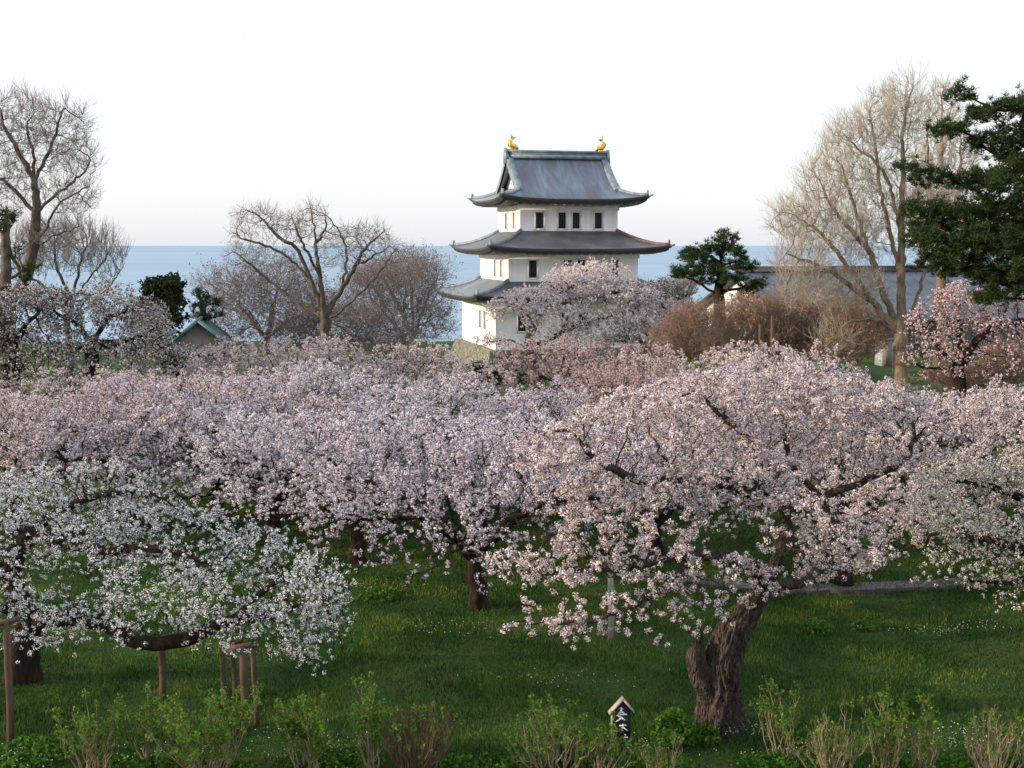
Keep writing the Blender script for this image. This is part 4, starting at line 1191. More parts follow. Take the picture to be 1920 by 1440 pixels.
# big tan bare tree (ginkgo habit) and the narrow ones behind the pine
px_tree('bare_tree', 'big tan bare tree with many rising limbs in front of the long blue roof', 'bare tree', 1692, 735, 58,
        [[None, (1690, 690), (1688, 630)], [(1688, 630), (1640, 570), (1590, 500), (1540, 440), (1500, 410)], [(1688, 630), (1660, 560), (1630, 470), (1600, 380), (1580, 320)], [(1688, 630), (1690, 540), (1690, 440), (1692, 330), (1695, 230), (1712, 160)],
         [(1690, 540), (1670, 440), (1650, 350), (1640, 260), (1630, 210)], [(1640, 570), (1600, 540), (1540, 500), (1480, 480)], [(1688, 630), (1720, 560), (1735, 480), (1740, 400)], [(1688, 630), (1640, 600), (1590, 605), (1560, 640)], [(1630, 470), (1570, 400), (1540, 350)], [(1690, 440), (1660, 330), (1600, 270)]],
        [(1500, 420, 0, 55, 2, 45, 1), (1550, 350, 0, 50, 2, 55, 1), (1600, 280, 0, 50, 2, 55, 1), (1660, 240, 0, 50, 2, 70, 1.2), (1700, 230, 0, 30, 1.5, 80, .8), (1640, 400, 1, 80, 2, 90, 1.2), (1560, 450, 0, 80, 2, 60, 1.1), (1500, 500, 0, 50, 2, 30, .6), (1740, 400, 0, 50, 2, 90, .8), (1560, 640, -.5, 40, 1, 30, .25), (1600, 545, 0, 60, 1.6, 40, .8), (1520, 550, -.4, 60, 1.5, 35, .8)],
        bare_fn, seed=91, bark='bark_tan', twig='twig_tan', r_trunk=.36, n_attr=7500, step=.26, kill=.30, infl=2.4, tw_n=2.7, tw_L=.75, tw_r=.008, up=.6, thin=.026, r_tip=.007, bias=.2, spread=.6, upper=.2, shell=.35)
px_tree('bare_tree', 'narrow tan bare tree rising behind the dark pine at right', 'bare tree', 1765, 700, 66,
        [[None, (1765, 620), (1765, 500), (1768, 380), (1766, 260), (1768, 170)], [(1765, 500), (1745, 400), (1740, 300), (1738, 230)], [(1765, 500), (1790, 420), (1800, 320), (1800, 250)]],
        [(1765, 230, 0, 28, 1.2, 70, 1), (1745, 320, 0, 30, 1.2, 80, 1), (1795, 320, 0, 35, 1.2, 80, 1), (1770, 430, 0, 50, 1.5, 70, .8)],
        bare_fn, seed=92, bark='bark_tan', twig='twig_tan', r_trunk=.24, n_attr=3200, step=.26, kill=.32, infl=2.2, tw_n=3.6, tw_L=.6, tw_r=.010, up=.6, thin=.026, r_tip=.008, bias=.25, spread=.5)

# rust coloured scrub between the castle and the big tan tree
for label, px, D, lobes, seed in (
        ('rust brown leafless bush at the right foot of the castle', 1300, 66, [(1300, 620, 0, 50, 1.5, 45, 1), (1270, 650, 0, 50, 1.5, 30, .8), (1350, 640, 0, 40, 1.5, 35, .7)], 101),
        ('rust brown leafless bush below the black pine', 1390, 63, [(1390, 610, 0, 50, 1.5, 40, 1), (1360, 650, 0, 50, 1.5, 35, .8), (1440, 640, 0, 45, 1.5, 40, .8)], 102),
        ('rust brown leafless bush in front of the dark barn wall', 1500, 64, [(1490, 605, 0, 60, 1.5, 45, 1), (1470, 660, 0, 60, 1.5, 35, .9), (1560, 640, 0, 45, 1.5, 40, .8), (1535, 595, 0, 50, 1.5, 25, .6), (1440, 600, .5, 50, 1.5, 35, .7)], 103),
        ('brown leafless brush just left of the big tan tree trunk', 1610, 62, [(1590, 610, 0, 45, 1.4, 38, 1), (1625, 640, 0, 35, 1.2, 30, .8), (1560, 665, 0, 50, 1.3, 18, .5)], 105),
        ('rust brown scrub under the rose pink cherry at the right edge', 1870, 52, [(1850, 710, 0, 60, 1.5, 22, 1), (1900, 690, 0, 60, 1.5, 30, 1), (1790, 715, 0, 50, 1.5, 16, .6)], 104)):
    px_tree('bush', label, 'bush', px, 700, D, [[None, (px, 700), (px, 680)]] + [[(px, 680), ((px + l[0]) / 2, (685 + l[1]) / 2, 0), (l[0], l[1] + 8, 0)] for l in lobes], lobes, bare_fn, 'rust brown bushes on the right',
            seed=seed, bark='twig_rust', twig='twig_rust', r_trunk=.10, n_attr=2600, step=.25, kill=.3, infl=2.6, tw_n=5.0, tw_L=.6, tw_r=.0105, thin=.04, r_tip=.009, up=.5, spread=.9, buds=('buds', .25, 1, .03))

# ---- conifers
def needle_tufts(C, n, L, w, rng, up=0.5):
    m = len(C) * n
    d = rand_dirs(m, rng); d[:, 2] = np.abs(d[:, 2]) * 0.9 + up * 0.25 * rng.random(m); d /= np.linalg.norm(d, axis=1)[:, None]
    c = np.repeat(C, n, 0) + rng.normal(0, L * 0.15, (m, 3))
    s = np.cross(d, rand_dirs(m, rng)); s /= np.linalg.norm(s, axis=1)[:, None] + 1e-9
    l = L * rng.uniform(.6, 1.1, (m, 1))
    V = np.stack((c - s * w, c + s * w, c + d * l + s * w * .3, c + d * l - s * w * .3), 1).reshape(-1, 3)
    return V, np.arange(m * 4).reshape(-1, 4)

def pine_fn(t, lob, lim, seed=1, r_trunk=.3, n_attr=1500, step=.25, kill=.35, infl=2.0, nt=18, L=.22, w=.012, mat='needles', bark='bark_cherry', per=1.6, thin=.03, off=.1, r_tip=.007, up=.5):
    rng = np.random.default_rng(seed)
    pos, par = [], []
    for l in lim: add_limb(pos, par, l, step, rng, .03)
    A = lobe_points(lob, n_attr, rng, .3, .2)
    pos, par = colonize(pos, par, A, step, infl, kill, 80, rng, (0, 0, 0.02), .25)
    rad, tips = radii(par, r_trunk, r_tip)
    split_tree(t, pos, par, rad, M[bark], .08, .3)
    c = np.where(rad < thin)[0]; c = np.repeat(c, rng.poisson(per, len(c)))
    V, F = needle_tufts(pos[c] + rng.normal(0, off, (len(c), 3)), nt, L, w, rng, up)
    mk('crown', V, [(F, 0)], M[mat], t)

def pads(rows, w=1.0):
    """rows of (x, y, dd, rx, ry, rz)"""
    return [(x, y, dd, rx, ry, rz, max(.15, rx * ry / 60.0)) for x, y, dd, rx, ry, rz in rows]

px_tree('pine_tree', 'black pine with uneven dense crown between the castle and the long blue roof', 'pine tree', 1348, 680, 70,
        [[None, (1350, 600), (1348, 540), (1352, 490), (1358, 445)], [(1348, 560), (1310, 530), (1285, 520)], [(1352, 500), (1320, 475), (1290, 475)], [(1352, 500), (1385, 490), (1400, 495)], [(1348, 550), (1390, 540), (1420, 535)]],
        pads([(1358, 447, 0, 28, 1, 12), (1335, 465, .3, 30, 1, 12), (1300, 480, 0, 32, 1.2, 13), (1380, 475, 0, 25, 1, 13), (1285, 513, -.3, 28, 1, 12), (1325, 505, 0, 35, 1.2, 14), (1390, 500, 0, 30, 1.2, 12), (1415, 535, 0, 28, 1, 11), (1400, 560, 0, 25, 1, 10), (1360, 520, -.8, 32, 1, 13)]),
        pine_fn, seed=111, r_trunk=.32, n_attr=1500, step=.24, kill=.34, nt=18, L=.26, w=.018, per=2.6, off=.13)

px_tree('pine_tree', 'huge dark pine filling the upper right corner', 'pine tree', 1965, 800, 36,
        [[None, (1960, 640), (1950, 480), (1935, 330), (1920, 180)], [(1950, 480), (1880, 455), (1800, 440), (1720, 395)], [(1935, 330), (1870, 290), (1790, 240), (1745, 240)], [(1920, 200), (1860, 200), (1790, 160)], [(1945, 420), (1860, 380), (1780, 330), (1690, 310)], [(1955, 540), (1880, 530), (1800, 505), (1740, 490)], [(1945, 420), (1970, 400), (2020, 380)], [(1960, 560), (1900, 560), (1860, 550)]],
        pads([(1800, 180, 0, 30, .5, 14), (1850, 215, .2, 40, .8, 16), (1905, 195, 0, 35, .8, 18), (1780, 245, 0, 50, .6, 14), (1860, 270, .3, 50, .9, 18), (1700, 312, -.2, 30, .4, 10), (1760, 335, 0, 55, .7, 15), (1850, 340, .3, 60, 1, 20), (1920, 300, .2, 50, 1.2, 40), (1735, 390, -.2, 50, .6, 14), (1800, 400, 0, 70, 1, 20), (1880, 410, .4, 70, 1.2, 30),
              (1740, 420, .3, 40, .7, 14), (1770, 450, -.3, 70, .9, 20), (1860, 470, 0, 80, 1.2, 28), (1750, 495, 0, 45, .7, 14), (1830, 510, 0, 70, 1, 20), (1900, 530, 0, 60, 1.2, 30), (1865, 560, -.2, 40, .8, 16), (1960, 420, 0, 60, 1.5, 90), (1850, 450, -.6, 70, .9, 30), (1900, 480, -.8, 60, .9, 50), (1895, 350, -.5, 50, .9, 30), (1910, 260, 0, 45, .8, 26), (1790, 478, -.5, 50, .7, 14)]),
        pine_fn, seed=112, r_trunk=.38, n_attr=6500, step=.17, kill=.20, infl=1.6, nt=20, L=.17, w=.010, per=2.4, off=.09, mat='needles', thin=.02, r_tip=.005)

px_tree('pine_tree', 'cut back pine trunk with one dark needle tuft at the left edge', 'pine tree', 8, 600, 43,
        [[None, (8, 600), (10, 520), (12, 460), (14, 405)], [(12, 490), (40, 470), (45, 460)], [(10, 530), (45, 505), (62, 500)]],
        pads([(12, 405, 0, 28, .5, 14), (-15, 410, 0, 20, .5, 14), (5, 425, 0, 24, .5, 10), (64, 500, 0, 12, .3, 12), (48, 525, 0, 10, .3, 8)]), pine_fn, seed=113, r_trunk=.22, n_attr=300, step=.16, kill=.2, infl=1.2, nt=16, L=.16, w=.010, per=2.5, off=.06, bark='bark_grey', thin=.03)

px_tree('pine_tree', 'small layered pine over the ridge of the little green roofed house', 'pine tree', 382, 640, 62,
        [[None, (382, 620), (378, 580), (372, 548)], [(380, 600), (400, 596), (415, 594)], [(378, 575), (400, 570), (412, 566)], [(380, 600), (366, 590)]],
        pads([(372, 548, 0, 14, .6, 6), (392, 562, 0, 25, .6, 6), (372, 575, 0, 20, .6, 5), (395, 580, 0, 26, .6, 5), (378, 596, 0, 28, .6, 5)]), pine_fn, seed=114, r_trunk=.2, n_attr=450, step=.2, kill=.26, infl=1.6, nt=14, L=.22, w=.016, per=1.8, off=.08, mat='needles_blue')

def broad_fn(t, lob, lim, seed=1, **kw):
    cherry(t, seed, lob, lim, M['evergreen'], **kw)
px_tree('bush', 'small dark green bush at the foot of the castle stone base', 'bush', 925, 740, 84,
        [[None, (925, 735), (925, 715)]], [(925, 708, 0, 40, 1.2, 18, 1), (895, 690, .5, 22, 1, 12, .5), (965, 715, 0, 25, 1, 14, .5)], broad_fn, seed=116, r_trunk=.1, n_attr=900, step=.2, kill=.24, infl=2.0, bloom=4.5, Rp=.11, m=8, ps=.05, off=.1, thin=.05, gap=.05, r_tip=.006)
px_tree('evergreen_tree', 'round dark broadleaf evergreen rising against the sea at left', 'evergreen tree', 305, 640, 55,
        [[None, (305, 640), (305, 600)], [(305, 600), (300, 560), (300, 530)], [(305, 600), (325, 570), (330, 550)]],
        [(318, 538, 0, 24, 1, 20, 1), (295, 545, 0, 30, 1, 22, 1), (325, 575, 0, 22, 1, 28, 1), (290, 585, 0, 42, 1, 30, 1), (310, 610, 0, 36, 1, 30, 1)], broad_fn, seed=115, r_trunk=.2, n_attr=2600, step=.2, kill=.24, infl=2.0, bloom=4.5, Rp=.12, m=8, ps=.055, off=.1, thin=.03, gap=.06, r_tip=.006)

#@@GROUND
# ------------------------------------------------------------------ buildings on the right and left
def barn():
    t = thing('long_building', 'long low building with grey blue metal roof and cream gable, right of the black pine', 'building', (17.2, 78, 0), CA)
    Lx, W, ze, zr, zb = 24.0, 13.6, 2.35, 4.95, -2.0
    m = MB()
    m.add([(0, 0, zb), (Lx, 0, zb), (Lx, 0, ze), (0, 0, ze)], [(0, 1, 2, 3)])
    m.add([(0, W, zb), (Lx, W, zb), (Lx, W, ze), (0, W, ze)], [(3, 2, 1, 0)])
    for k in range(16): m.box((0.8 + k * 1.5, -0.03, (zb + ze) / 2 - .1), (0.10, 0.06, ze - zb - .3))
    m.box((Lx / 2, -0.05, 0.6), (Lx, 0.05, 0.14))
    m.build('wall', M['wall_dark'], t)
    for x in (0, Lx):
        g = MB()
        g.add([(x, 0, zb), (x, W, zb), (x, W, ze), (x, W / 2, zr), (x, 0, ze)], [(0, 1, 2, 3, 4)])
        g.build('gable', M['plaster'], t)
    r = MB()
    n = 20
    for s in (0, 1):
        rows = []
        for d in np.linspace(-0.7, W / 2, 6):
            y = d if s == 0 else W - d
            z = ze + (zr - ze) * d / (W / 2) + .12 - .12 * math.sin(max(d, 0) / (W / 2) * math.pi)
            rows.append([(x, y, z) for x in np.linspace(-.6, Lx + .6, n)])
        r.grid(rows, 0, s == 1)
        r.grid([[(p[0], p[1], p[2] - .14) for p in row] for row in rows], 0, s == 0)
        e = rows[0]; r.grid([e, [(p[0], p[1], p[2] - .14) for p in e]], 0)
    rf = r.build('roof', M['roof_blue'], t)
    b = MB()
    for x in np.arange(0, Lx, .9):
        for s in (0, 1):
            pts = []
            for d in np.linspace(-0.68, W / 2 - .1, 6):
                pts.append((x, d if s == 0 else W - d, ze + (zr - ze) * d / (W / 2) + .14 - .12 * math.sin(max(d, 0) / (W / 2) * math.pi)))
            b.tube(pts, .035, 4)
    b.build('seams', M['roof_blue'], rf)
    b = MB(); b.box((Lx / 2, W / 2, zr + .2), (Lx + 1.3, .5, .36)); b.box((Lx / 2, W / 2, zr + .42), (Lx + 1.4, .66, .1)); b.build('ridge', M['eave_dark'], rf)
    for x in (-.62, Lx + .62):
        pts = [(x, d, ze + (zr - ze) * min(d, W - d) / (W / 2) + .05) for d in np.linspace(-.7, W + .7, 11)]
        b = MB(); b.tube(pts, .13, 6); b.build('bargeboard', M['eave_dark'], rf)
barn()

def shed():
    p = at(1667, 668, 73)
    t = thing('storage_shed', 'small pale white storage shed half hidden behind the big tan tree trunk', 'shed', (p[0], 73, -.1), R(4))
    m = MB(); m.box((0, 0, .7), (1.3, 1.1, 1.5)); m.build('wall', M['shed_white'], t)
    m = MB(); m.box((0, 0, 1.5), (1.46, 1.26, .08)); m.build('roof', M['eave_dark'], t)
    for dx, dm in ((.32, 'shed_white'), (-.32, 'post_grey')):
        d = MB(); d.box((dx, -.57, .68), (.56, .04, 1.3)); d.build('door', M[dm], t)
shed()

def small_house():
    p = at(372, 598, 60)
    t = thing('small_house', 'small house with pale gable and teal edged roof peeking above blossom at left', 'house', (p[0], 60, float(ground_z(p[0], 60)) - .1), R(9))
    zt = p[2] + .0 - float(ground_z(p[0], 60)); hw, L, ze = 1.3, 3.6, zt - 1.05
    m = MB()
    m.add([(-hw, 0, 0), (hw, 0, 0), (hw, 0, ze), (0, 0, zt - .12), (-hw, 0, ze)], [(0, 1, 2, 3, 4)])
    m.add([(-hw, L, 0), (hw, L, 0), (hw, L, ze), (0, L, zt - .12), (-hw, L, ze)], [(4, 3, 2, 1, 0)])
    m.add([(-hw, 0, 0), (-hw, L, 0), (-hw, L, ze), (-hw, 0, ze)], [(3, 2, 1, 0)])
    m.add([(hw, 0, 0), (hw, L, 0), (hw, L, ze), (hw, 0, ze)], [(0, 1, 2, 3)])
    m.build('wall', M['gable_wall'], t)
    r = MB(); k = 1.05 / hw
    for s in (-1, 1):
        r.add([(0, -.4, zt), (s * (hw + .5), -.4, zt - k * (hw + .5)), (s * (hw + .5), L + .4, zt - k * (hw + .5)), (0, L + .4, zt),
               (0, -.4, zt - .1), (s * (hw + .5), -.4, zt - k * (hw + .5) - .1), (s * (hw + .5), L + .4, zt - k * (hw + .5) - .1), (0, L + .4, zt - .1)],
              [(0, 1, 2, 3), (7, 6, 5, 4), (0, 4, 5, 1), (1, 5, 6, 2), (2, 6, 7, 3)])
    rf = r.build('roof', M['roof_blue'], t)
    b = MB()
    for s in (-1, 1):
        b.tube([(s * .02, -.44, zt + .02), (s * (hw + .5), -.44, zt - k * (hw + .5) + .02)], .09, 6)
    b.tube([(0, -.42, zt + .06), (0, L + .4, zt + .06)], .1, 6)
    b.build('roof_edge', M['roof_teal'], rf)
small_house()

# ------------------------------------------------------------------ props, posts, sign
def pole(name, label, cat, px, py_base, py_top, wpx, mat, lean=0.0, group=None, dy=0.0, cap=None, D=None):
    b = on_ground(px, py_base) if D is None else ground_at(px, D)
    D = b[1]
    top = at(px + lean, py_top, D + dy)
    t = thing(name, label, cat, b, 0, group)
    m = MB(); r = wpx / FPX * D / 2 * .88
    q = top - b
    m.tube([np.array((0, 0, -.1)), q * .33 + np.array((r * .2, 0, 0)), q * .66, q], [r * 1.05, r, r * .97, r * .9], 10)
    m.build('pole', mat, t, True)
    if cap is not None:
        c = MB(); c.tube([q + np.array((-cap, -.05, -.03)), q + np.array((cap, .05, .02))], r * .8, 8); c.build('crossbar', mat, t, True)
    return t
G = 'wooden props under the white tree'
pole('prop_post', 'single brown prop post carrying the long white limb, left of the post cluster', 'prop post', 304, 1312, 1196, 16, M['post_wood'], 0, G, 0, .16)
pole('prop_post', 'dark thin prop post, leftmost of the cluster under the white tree', 'prop post', 419, 1325, 1215, 13, M['post_wood'], -1, G)
pole('prop_post', 'dark prop post at the back of the cluster, second from its left', 'prop post', 441, 1308, 1205, 12, M['post_wood'], -4, G, 0, .14)
pole('prop_post', 'thick brown prop post in the middle of the cluster under the white tree', 'prop post', 460, 1372, 1212, 19, M['post_wood'], -4, G, 0, .2)
pole('prop_post', 'reddish prop post leaning slightly, rightmost of the cluster under the white tree', 'prop post', 482, 1362, 1212, 13, M['post_wood'], -8, G)
pole('prop_post', 'brown prop post near the left edge beside the dark trunk', 'prop post', 20, 1395, 1165, 16, M['post_wood'], -8, G, 0, .16)
pole('wooden_post', 'pale grey upright post under the low left boughs of the leaning tree', 'post', 1145, 1200, 1085, 14, M['post_grey'])
pole('wooden_post', 'slim dark post in front of the rust brown bushes, right one of a pair', 'post', 1448, 720, 592, 7, M['post_wood'], 0, 'pair of posts by the rust bushes', D=57)
pole('wooden_post', 'slim dark post in front of the rust brown bushes, left one of a pair', 'post', 1425, 720, 608, 6, M['post_wood'], 0, 'pair of posts by the rust bushes', D=57)
g = pole('wooden_post', 'thin dark stake in the grass behind the low pink boughs, left of the grey post', 'post', 1092, 1030, 975, 6, M['post_wood'], 0, 'thin dark stakes')
pole('wooden_post', 'thin dark stake behind the low pink boughs, right above the grey post', 'post', 1132, 1034, 978, 6, M['post_wood'], 0, 'thin dark stakes')

def sign():
    b = on_ground(1164, 1412); D = b[1]; s = D / FPX
    t = thing('sign_board', 'small black house shaped wooden sign with white brush lettering in front of the lawn', 'sign', b, R(3))
    o = at(1164, 1385, D) - b
    X = lambda px: (px - 1164) * s
    Z = lambda py: o[2] + (1385 - py) * s * 1.02
    m = MB(); m.prism([(X(1147), Z(1386)), (X(1182), Z(1386)), (X(1182), Z(1327)), (X(1165), Z(1310)), (X(1147), Z(1330))], -.02, .02); m.build('board', M['sign_black'], t)
    m = MB()
    def plank(a, b_, w, y0, y1, mb):
        a = np.array(a); b_ = np.array(b_); d = b_ - a; n = np.array((-d[1], d[0])) / np.linalg.norm(d) * w / 2
        mb.prism([tuple(a - n), tuple(b_ - n), tuple(b_ + n), tuple(a + n)], y0, y1)
    plank((X(1140), Z(1334)), (X(1167.5), Z(1304)), .020, -.06, .06, m); plank((X(1168), Z(1307)), (X(1188), Z(1331)), .018, -.06, .06, m)
    m.build('roof_plank', M['sign_wood'], t)
    m = MB(); m.box((X(1146), 0, (Z(1331) + Z(1386)) / 2), (.022, .06, Z(1331) - Z(1386))); m.build('side_strip', M['sign_wood'], t)
    m = MB(); m.box((X(1165), .035, (Z(1340) - .1) / 2), (.055, .03, Z(1340) + .1)); m.build('post', M['post_wood'], t)
    m = MB()
    yy = [-.021]
    def stroke(pts, ws):
        yy[0] -= .0012
        P = [np.array((X(x), Z(y))) for x, y in pts]
        for i in range(len(P) - 1):
            d = P[i + 1] - P[i]; n = np.array((-d[1], d[0])) / (np.linalg.norm(d) + 1e-9) * s / 2
            q = [P[i] - n * ws[i], P[i + 1] - n * ws[i + 1], P[i + 1] + n * ws[i + 1], P[i] + n * ws[i]]
            m.prism([tuple(v) for v in q], yy[0] - i * .0004, -.015)
    stroke([(1160, 1325), (1164, 1323), (1166, 1326)], [1, 2.4, 1.6])
    stroke([(1165, 1325), (1162, 1331), (1157, 1336)], [3.0, 3.2, 1.6])
    stroke([(1162, 1328), (1167, 1332), (1170, 1336)], [1.6, 3.0, 2.2])
    stroke([(1160, 1333), (1168, 1332)], [2, 2.4])
    stroke([(1154, 1338), (1164, 1336.4), (1175, 1336)], [1.6, 2.4, 2.8])
    stroke([(1166, 1341), (1160, 1346), (1153.5, 1350)], [1.6, 2.4, 1.8])
    stroke([(1157, 1338.5), (1164, 1342), (1171, 1347.5)], [1.4, 2.4, 3.0])
    stroke([(1160, 1358), (1174, 1357)], [1.6, 2]); stroke([(1167, 1354), (1167, 1368)], [1.8, 1.8]); stroke([(1166, 1361), (1157, 1369)], [1.6, 1.2]); stroke([(1168, 1361), (1176, 1368)], [1.4, 2.2])
    stroke([(1170, 1375), (1173, 1377)], [1.6, 1.8]); stroke([(1165, 1381.5), (1177, 1381)], [1.8, 2.8])
    m.build('lettering', M['sign_white'], t)
sign()

# ------------------------------------------------------------------ shrubs along the front edge
def shrub(px, D, H, Wd, n, leaf, label, seed, stem='stem_tan', twigd=1.5, lx=0.0):
    rng = np.random.default_rng(seed)
    b = ground_at(px, D); b[2] -= .03
    t = thing('shrub', label, 'shrub', b, 0, 'low shrubs along the front edge of the lawn')
    V, F, base = [], [], 0
    tipsP, tipsD = [], []
    pos, par, rad = [], [], []
    chs = []
    for i in range(n):
        a = rng.uniform(0, 6.283); rr = math.sqrt(rng.random())
        p0 = np.array((math.cos(a), math.sin(a), 0)) * rr * min(.22, Wd * .2)
        end = np.array((math.cos(a) * rr * Wd / 2 + lx, math.sin(a) * rr * Wd / 2, H * rng.uniform(.6, 1.05) * (1 - .25 * rr * rr)))
        k = 9; c = []
        bow = rng.normal(0, .035, 3); kink = rng.normal(0, .021, (k, 3)).cumsum(0)
        for j in range(k):
            q = j / (k - 1)
            p = p0 + (end - p0) * np.array((q ** 1.2, q ** 1.2, q ** .92)) + bow * math.sin(q * 3.14) + kink[j]
            pos.append(p); rad.append((.0085 * (1 - q) + .0028) * rng.uniform(.8, 1.3)); c.append(len(pos) - 1)
            if j > 2:
                tipsP.append(p); tipsD.append((end - p0) / np.linalg.norm(end - p0))
        chs.append(c)
    V, F = tube_mesh(np.array(pos), chs, np.array(rad), lambda r: 5)
    P, Dn = np.array(tipsP), np.array(tipsD)
    c = np.repeat(np.arange(len(P)), rng.poisson(twigd, len(P)))
    V2, F2, ends = twigs(P[c], Dn[c], .16, .0026, rng, .45, .7, 1, 2)
    mk('stems', np.concatenate((V, V2)), [(F, 0), (F2 + len(V), 0)], M[stem], t)
    if leaf:
        hgt = ends[:, 2] / H
        e = ends[rng.random(len(ends)) < np.clip(leaf * (hgt - .10) * 1.7, 0, 1)]
        if len(e):
            V3, F3 = petals(e, 8, .05, .0185, rng, .9)
            mk('leaves', V3, [(F3, 0)], M['young_leaf'], t)
for a in (
    (150, 15.5, .95, .80, 24, 0.55, 'low twiggy shrub with a few new leaves near the left end of the front row', 201),
    (258, 15.9, 1.05, .36, 8, 0.7, 'narrow upright shrub with leaves at the top beside the broad leafy shrub', 202),
    (372, 15.6, 1.15, 1.45, 46, 0.85, 'broad leafy shrub with pale fanning stems in front of the prop posts', 203),
    (568, 15.7, 1.0, .75, 20, 1.0, 'light green leafy shrub left of centre in front of the open lawn', 204),
    (688, 15.8, 1.08, .5, 12, 0.9, 'thin shrub with leafy crown and bare pale lower stems, beside the brown bare one', 205),
    (775, 15.7, .95, 1.1, 60, 0.05, 'dense bare brown shrub without leaves left of centre', 206, 'post_wood', 2.2),
    (1048, 15.8, .80, 1.15, 34, 0.35, 'dry straw coloured shrub left of the black sign', 207),
    (1142, 15.6, .66, .5, 14, 0.25, 'small dry shrub with slanting stems in front of the black sign', 208, 'stem_tan', 1.5, .12),
    (1252, 15.5, .62, .5, 16, 0.2, 'small dry forked shrub between the sign and the thick trunk', 209),
    (1490, 16.2, 1.0, .75, 12, 0.6, 'thin open shrub with sparse leaves just right of the thick trunk', 210),
    (1582, 15.6, .95, .80, 26, 0.12, 'bare pale shrub with crooked stems, third from the right end', 211),
    (1682, 15.8, 1.1, .65, 20, 0.55, 'upright shrub with leafy top, second from the right end group', 212),
    (1768, 15.7, .92, .65, 14, 0.3, 'thin pale shrub with slanting twigs near the right end', 213),
    (1895, 15.5, .90, .95, 34, 0.05, 'bare pale shrub fanning out at the right edge', 214)):
    shrub(*a)

# ------------------------------------------------------------------ grass, weeds, small white flowers
def grass_mat(name, stops, dry):  # dry: tint of the yellow patches, raised to imitate sun patches
    m, nt, out = new_mat(name)
    g = nt.nodes.new('ShaderNodeNewGeometry')
    c = ramp(nt, stops, g.outputs['Random Per Island']).outputs[0]
    n = noise(nt, .55, 4, .6, coords(nt))
    patch = ramp(nt, [(.40, (.50, .62, .58)), (.52, (1, 1, 1)), (.64, dry)], n.outputs[0]).outputs[0]  # yellow and dark patches; contrast raised, sun patches painted into the grass colour
    c = mixc(nt, 1.0, c, patch, 'MULTIPLY')
    d = nt.nodes.new('ShaderNodeBsdfDiffuse'); t = nt.nodes.new('ShaderNodeBsdfTranslucent')
    mx = nt.nodes.new('ShaderNodeMixShader'); mx.inputs[0].default_value = .35
    nt.links.new(c, d.inputs[0]); nt.links.new(c, t.inputs[0])
    nt.links.new(d.outputs[0], mx.inputs[1]); nt.links.new(t.outputs[0], mx.inputs[2])
    nt.links.new(mx.outputs[0], out.inputs[0])
    return m
M['grass'] = grass_mat('grass', [(0.0, (0.021, 0.056, 0.013)), (0.45, (0.048, 0.112, 0.024)), (0.85, (0.090, 0.165, 0.037)), (0.985, (0.12, 0.19, 0.055)), (1.0, (0.22, 0.22, 0.11))], (2.2, 1.6, 1.1))

def blades(name, label, n, y0, y1, h0, h1, w, mat, seed, dens=None, power=1.0):
    rng = np.random.default_rng(seed)
    y = y0 + (y1 - y0) * rng.random(n) ** power
    x = (rng.random(n) * 2 - 1) * (.43 * y + 1.0)
    if dens is not None:
        k = rng.random(n) < dens(x, y); x, y = x[k], y[k]; n = len(x)
    z = ground_z(x, y) - .01
    h = rng.uniform(h0, h1, n) * (1 + .45 * np.sin(x * 1.7 + y * .6) * np.sin(y * 1.9 - x * .4))
    a = rng.uniform(0, 6.283, n); lean = rng.uniform(.1, .7, n) * h; b = rng.uniform(0, 6.283, n)
    ww = w * rng.uniform(.6, 1.4, n) * (y / 17)
    P = np.stack((x, y, z), -1); u = np.stack((np.cos(a), np.sin(a), 0 * a), -1) * ww[:, None] / 2
    l = np.stack((np.cos(b) * lean, np.sin(b) * lean, h), -1)
    V = np.stack((P - u, P + u, P + l * .55 * np.array((.7, .7, 1.15)) + u * .7, P + l, P + l * .55 * np.array((.7, .7, 1.15)) - u * .7), 1).reshape(-1, 3)
    F = np.arange(n * 5).reshape(-1, 5)
    tag(mk(name, V, [(F, 0)], mat), label, kind='stuff')
blades('grass', 'short green lawn grass', 330000, 13.6, 34, .035, .10, .011, M['grass'], 301, power=1.35)

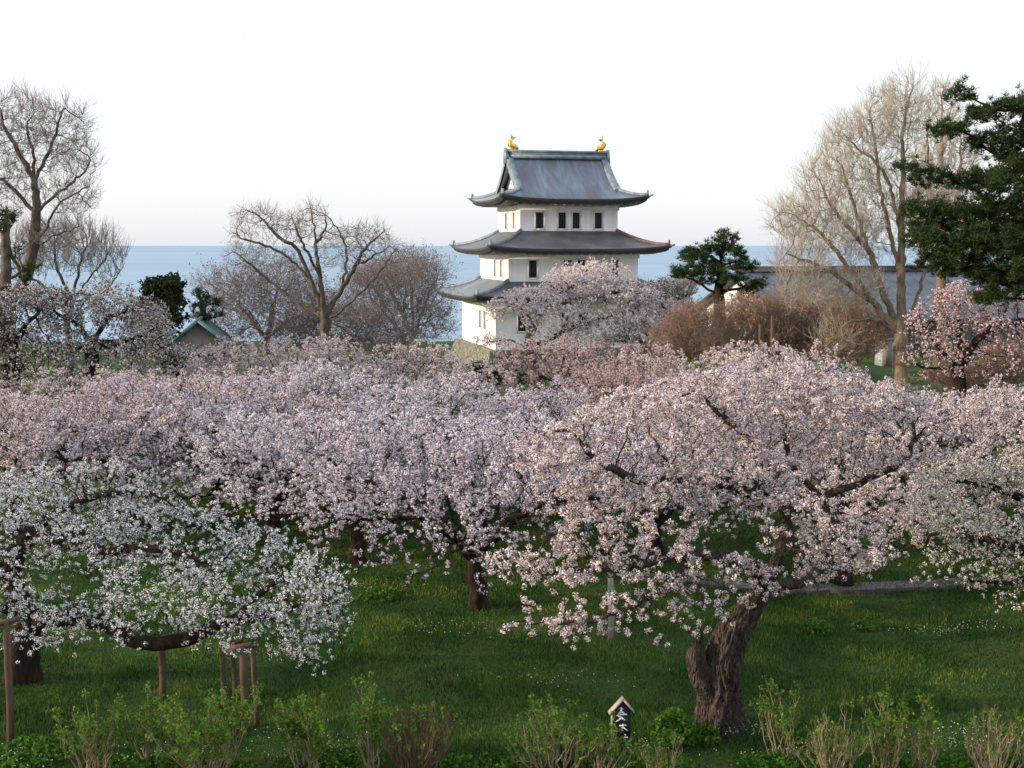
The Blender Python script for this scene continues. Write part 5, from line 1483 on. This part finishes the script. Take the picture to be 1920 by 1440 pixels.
def weed_patch():
    rng = np.random.default_rng(302)
    C = []
    for px, py, rx, rz_, h, k in ((1262, 1400, .30, .3, .55, 420), (1085, 1425, .35, .3, .40, 300), (1480, 1450, .7, .5, .22, 520), (1230, 1440, .5, .4, .2, 260), (60, 1420, .5, .5, .2, 260), (1760, 1455, .9, .5, .2, 520), (330, 1450, 1.1, .4, .16, 420),
                                  (620, 1435, .7, .5, .15, 380), (900, 1445, 1.0, .4, .12, 300), (1530, 1185, .25, .3, .22, 160), (1620, 1180, .2, .2, .15, 80), (700, 1120, .5, .5, .15, 160), (1310, 1395, .3, .2, .3, 150), (1150, 1450, .5, .3, .25, 260)):
        b = on_ground(px, py)
        a = rng.uniform(0, 6.283, k); r = np.sqrt(rng.random(k))
        q = np.stack((b[0] + np.cos(a) * r * rx, b[1] + np.sin(a) * r * rz_, h * rng.random(k) ** .7 * (1 - .5 * r * r)), -1)
        q[:, 2] += ground_z(q[:, 0], q[:, 1])
        C.append(q)
    C = np.concatenate(C)
    V, F = petals(C, 5, .05, .026, rng, .9)
    tag(mk('weeds', V, [(F, 0)], M['weed']), 'bright green leafy weeds', kind='stuff')
    C = []
    for px, py, rx, ry, k in ((1800, 1400, 1.0, .6, 190), (1500, 1430, .8, .5, 110), (1210, 1420, .4, .4, 90), (610, 1420, .5, .5, 80), (40, 1435, .5, .4, 60), (1780, 1190, 1.3, .35, 110), (700, 1112, .9, .6, 70), (860, 1190, 1.2, .5, 60), (1050, 1290, 1.6, .6, 50), (550, 1385, .5, .4, 70), (1380, 1385, .5, .25, 60), (350, 1430, 1.2, .4, 70)):
        b = on_ground(px, py)
        q = np.stack((b[0] + rng.normal(0, rx * .5, k), b[1] + rng.normal(0, ry * .5, k), .08 + .1 * rng.random(k)), -1)
        q[:, 2] += ground_z(q[:, 0], q[:, 1]); C.append(q)
    V, F = petals(np.concatenate(C), 3, .010, .0065, rng, .5)
    tag(mk('small_flowers', V, [(F, 0)], M['white_petal']), 'tiny white wild flowers in the grass', kind='stuff')
weed_patch()
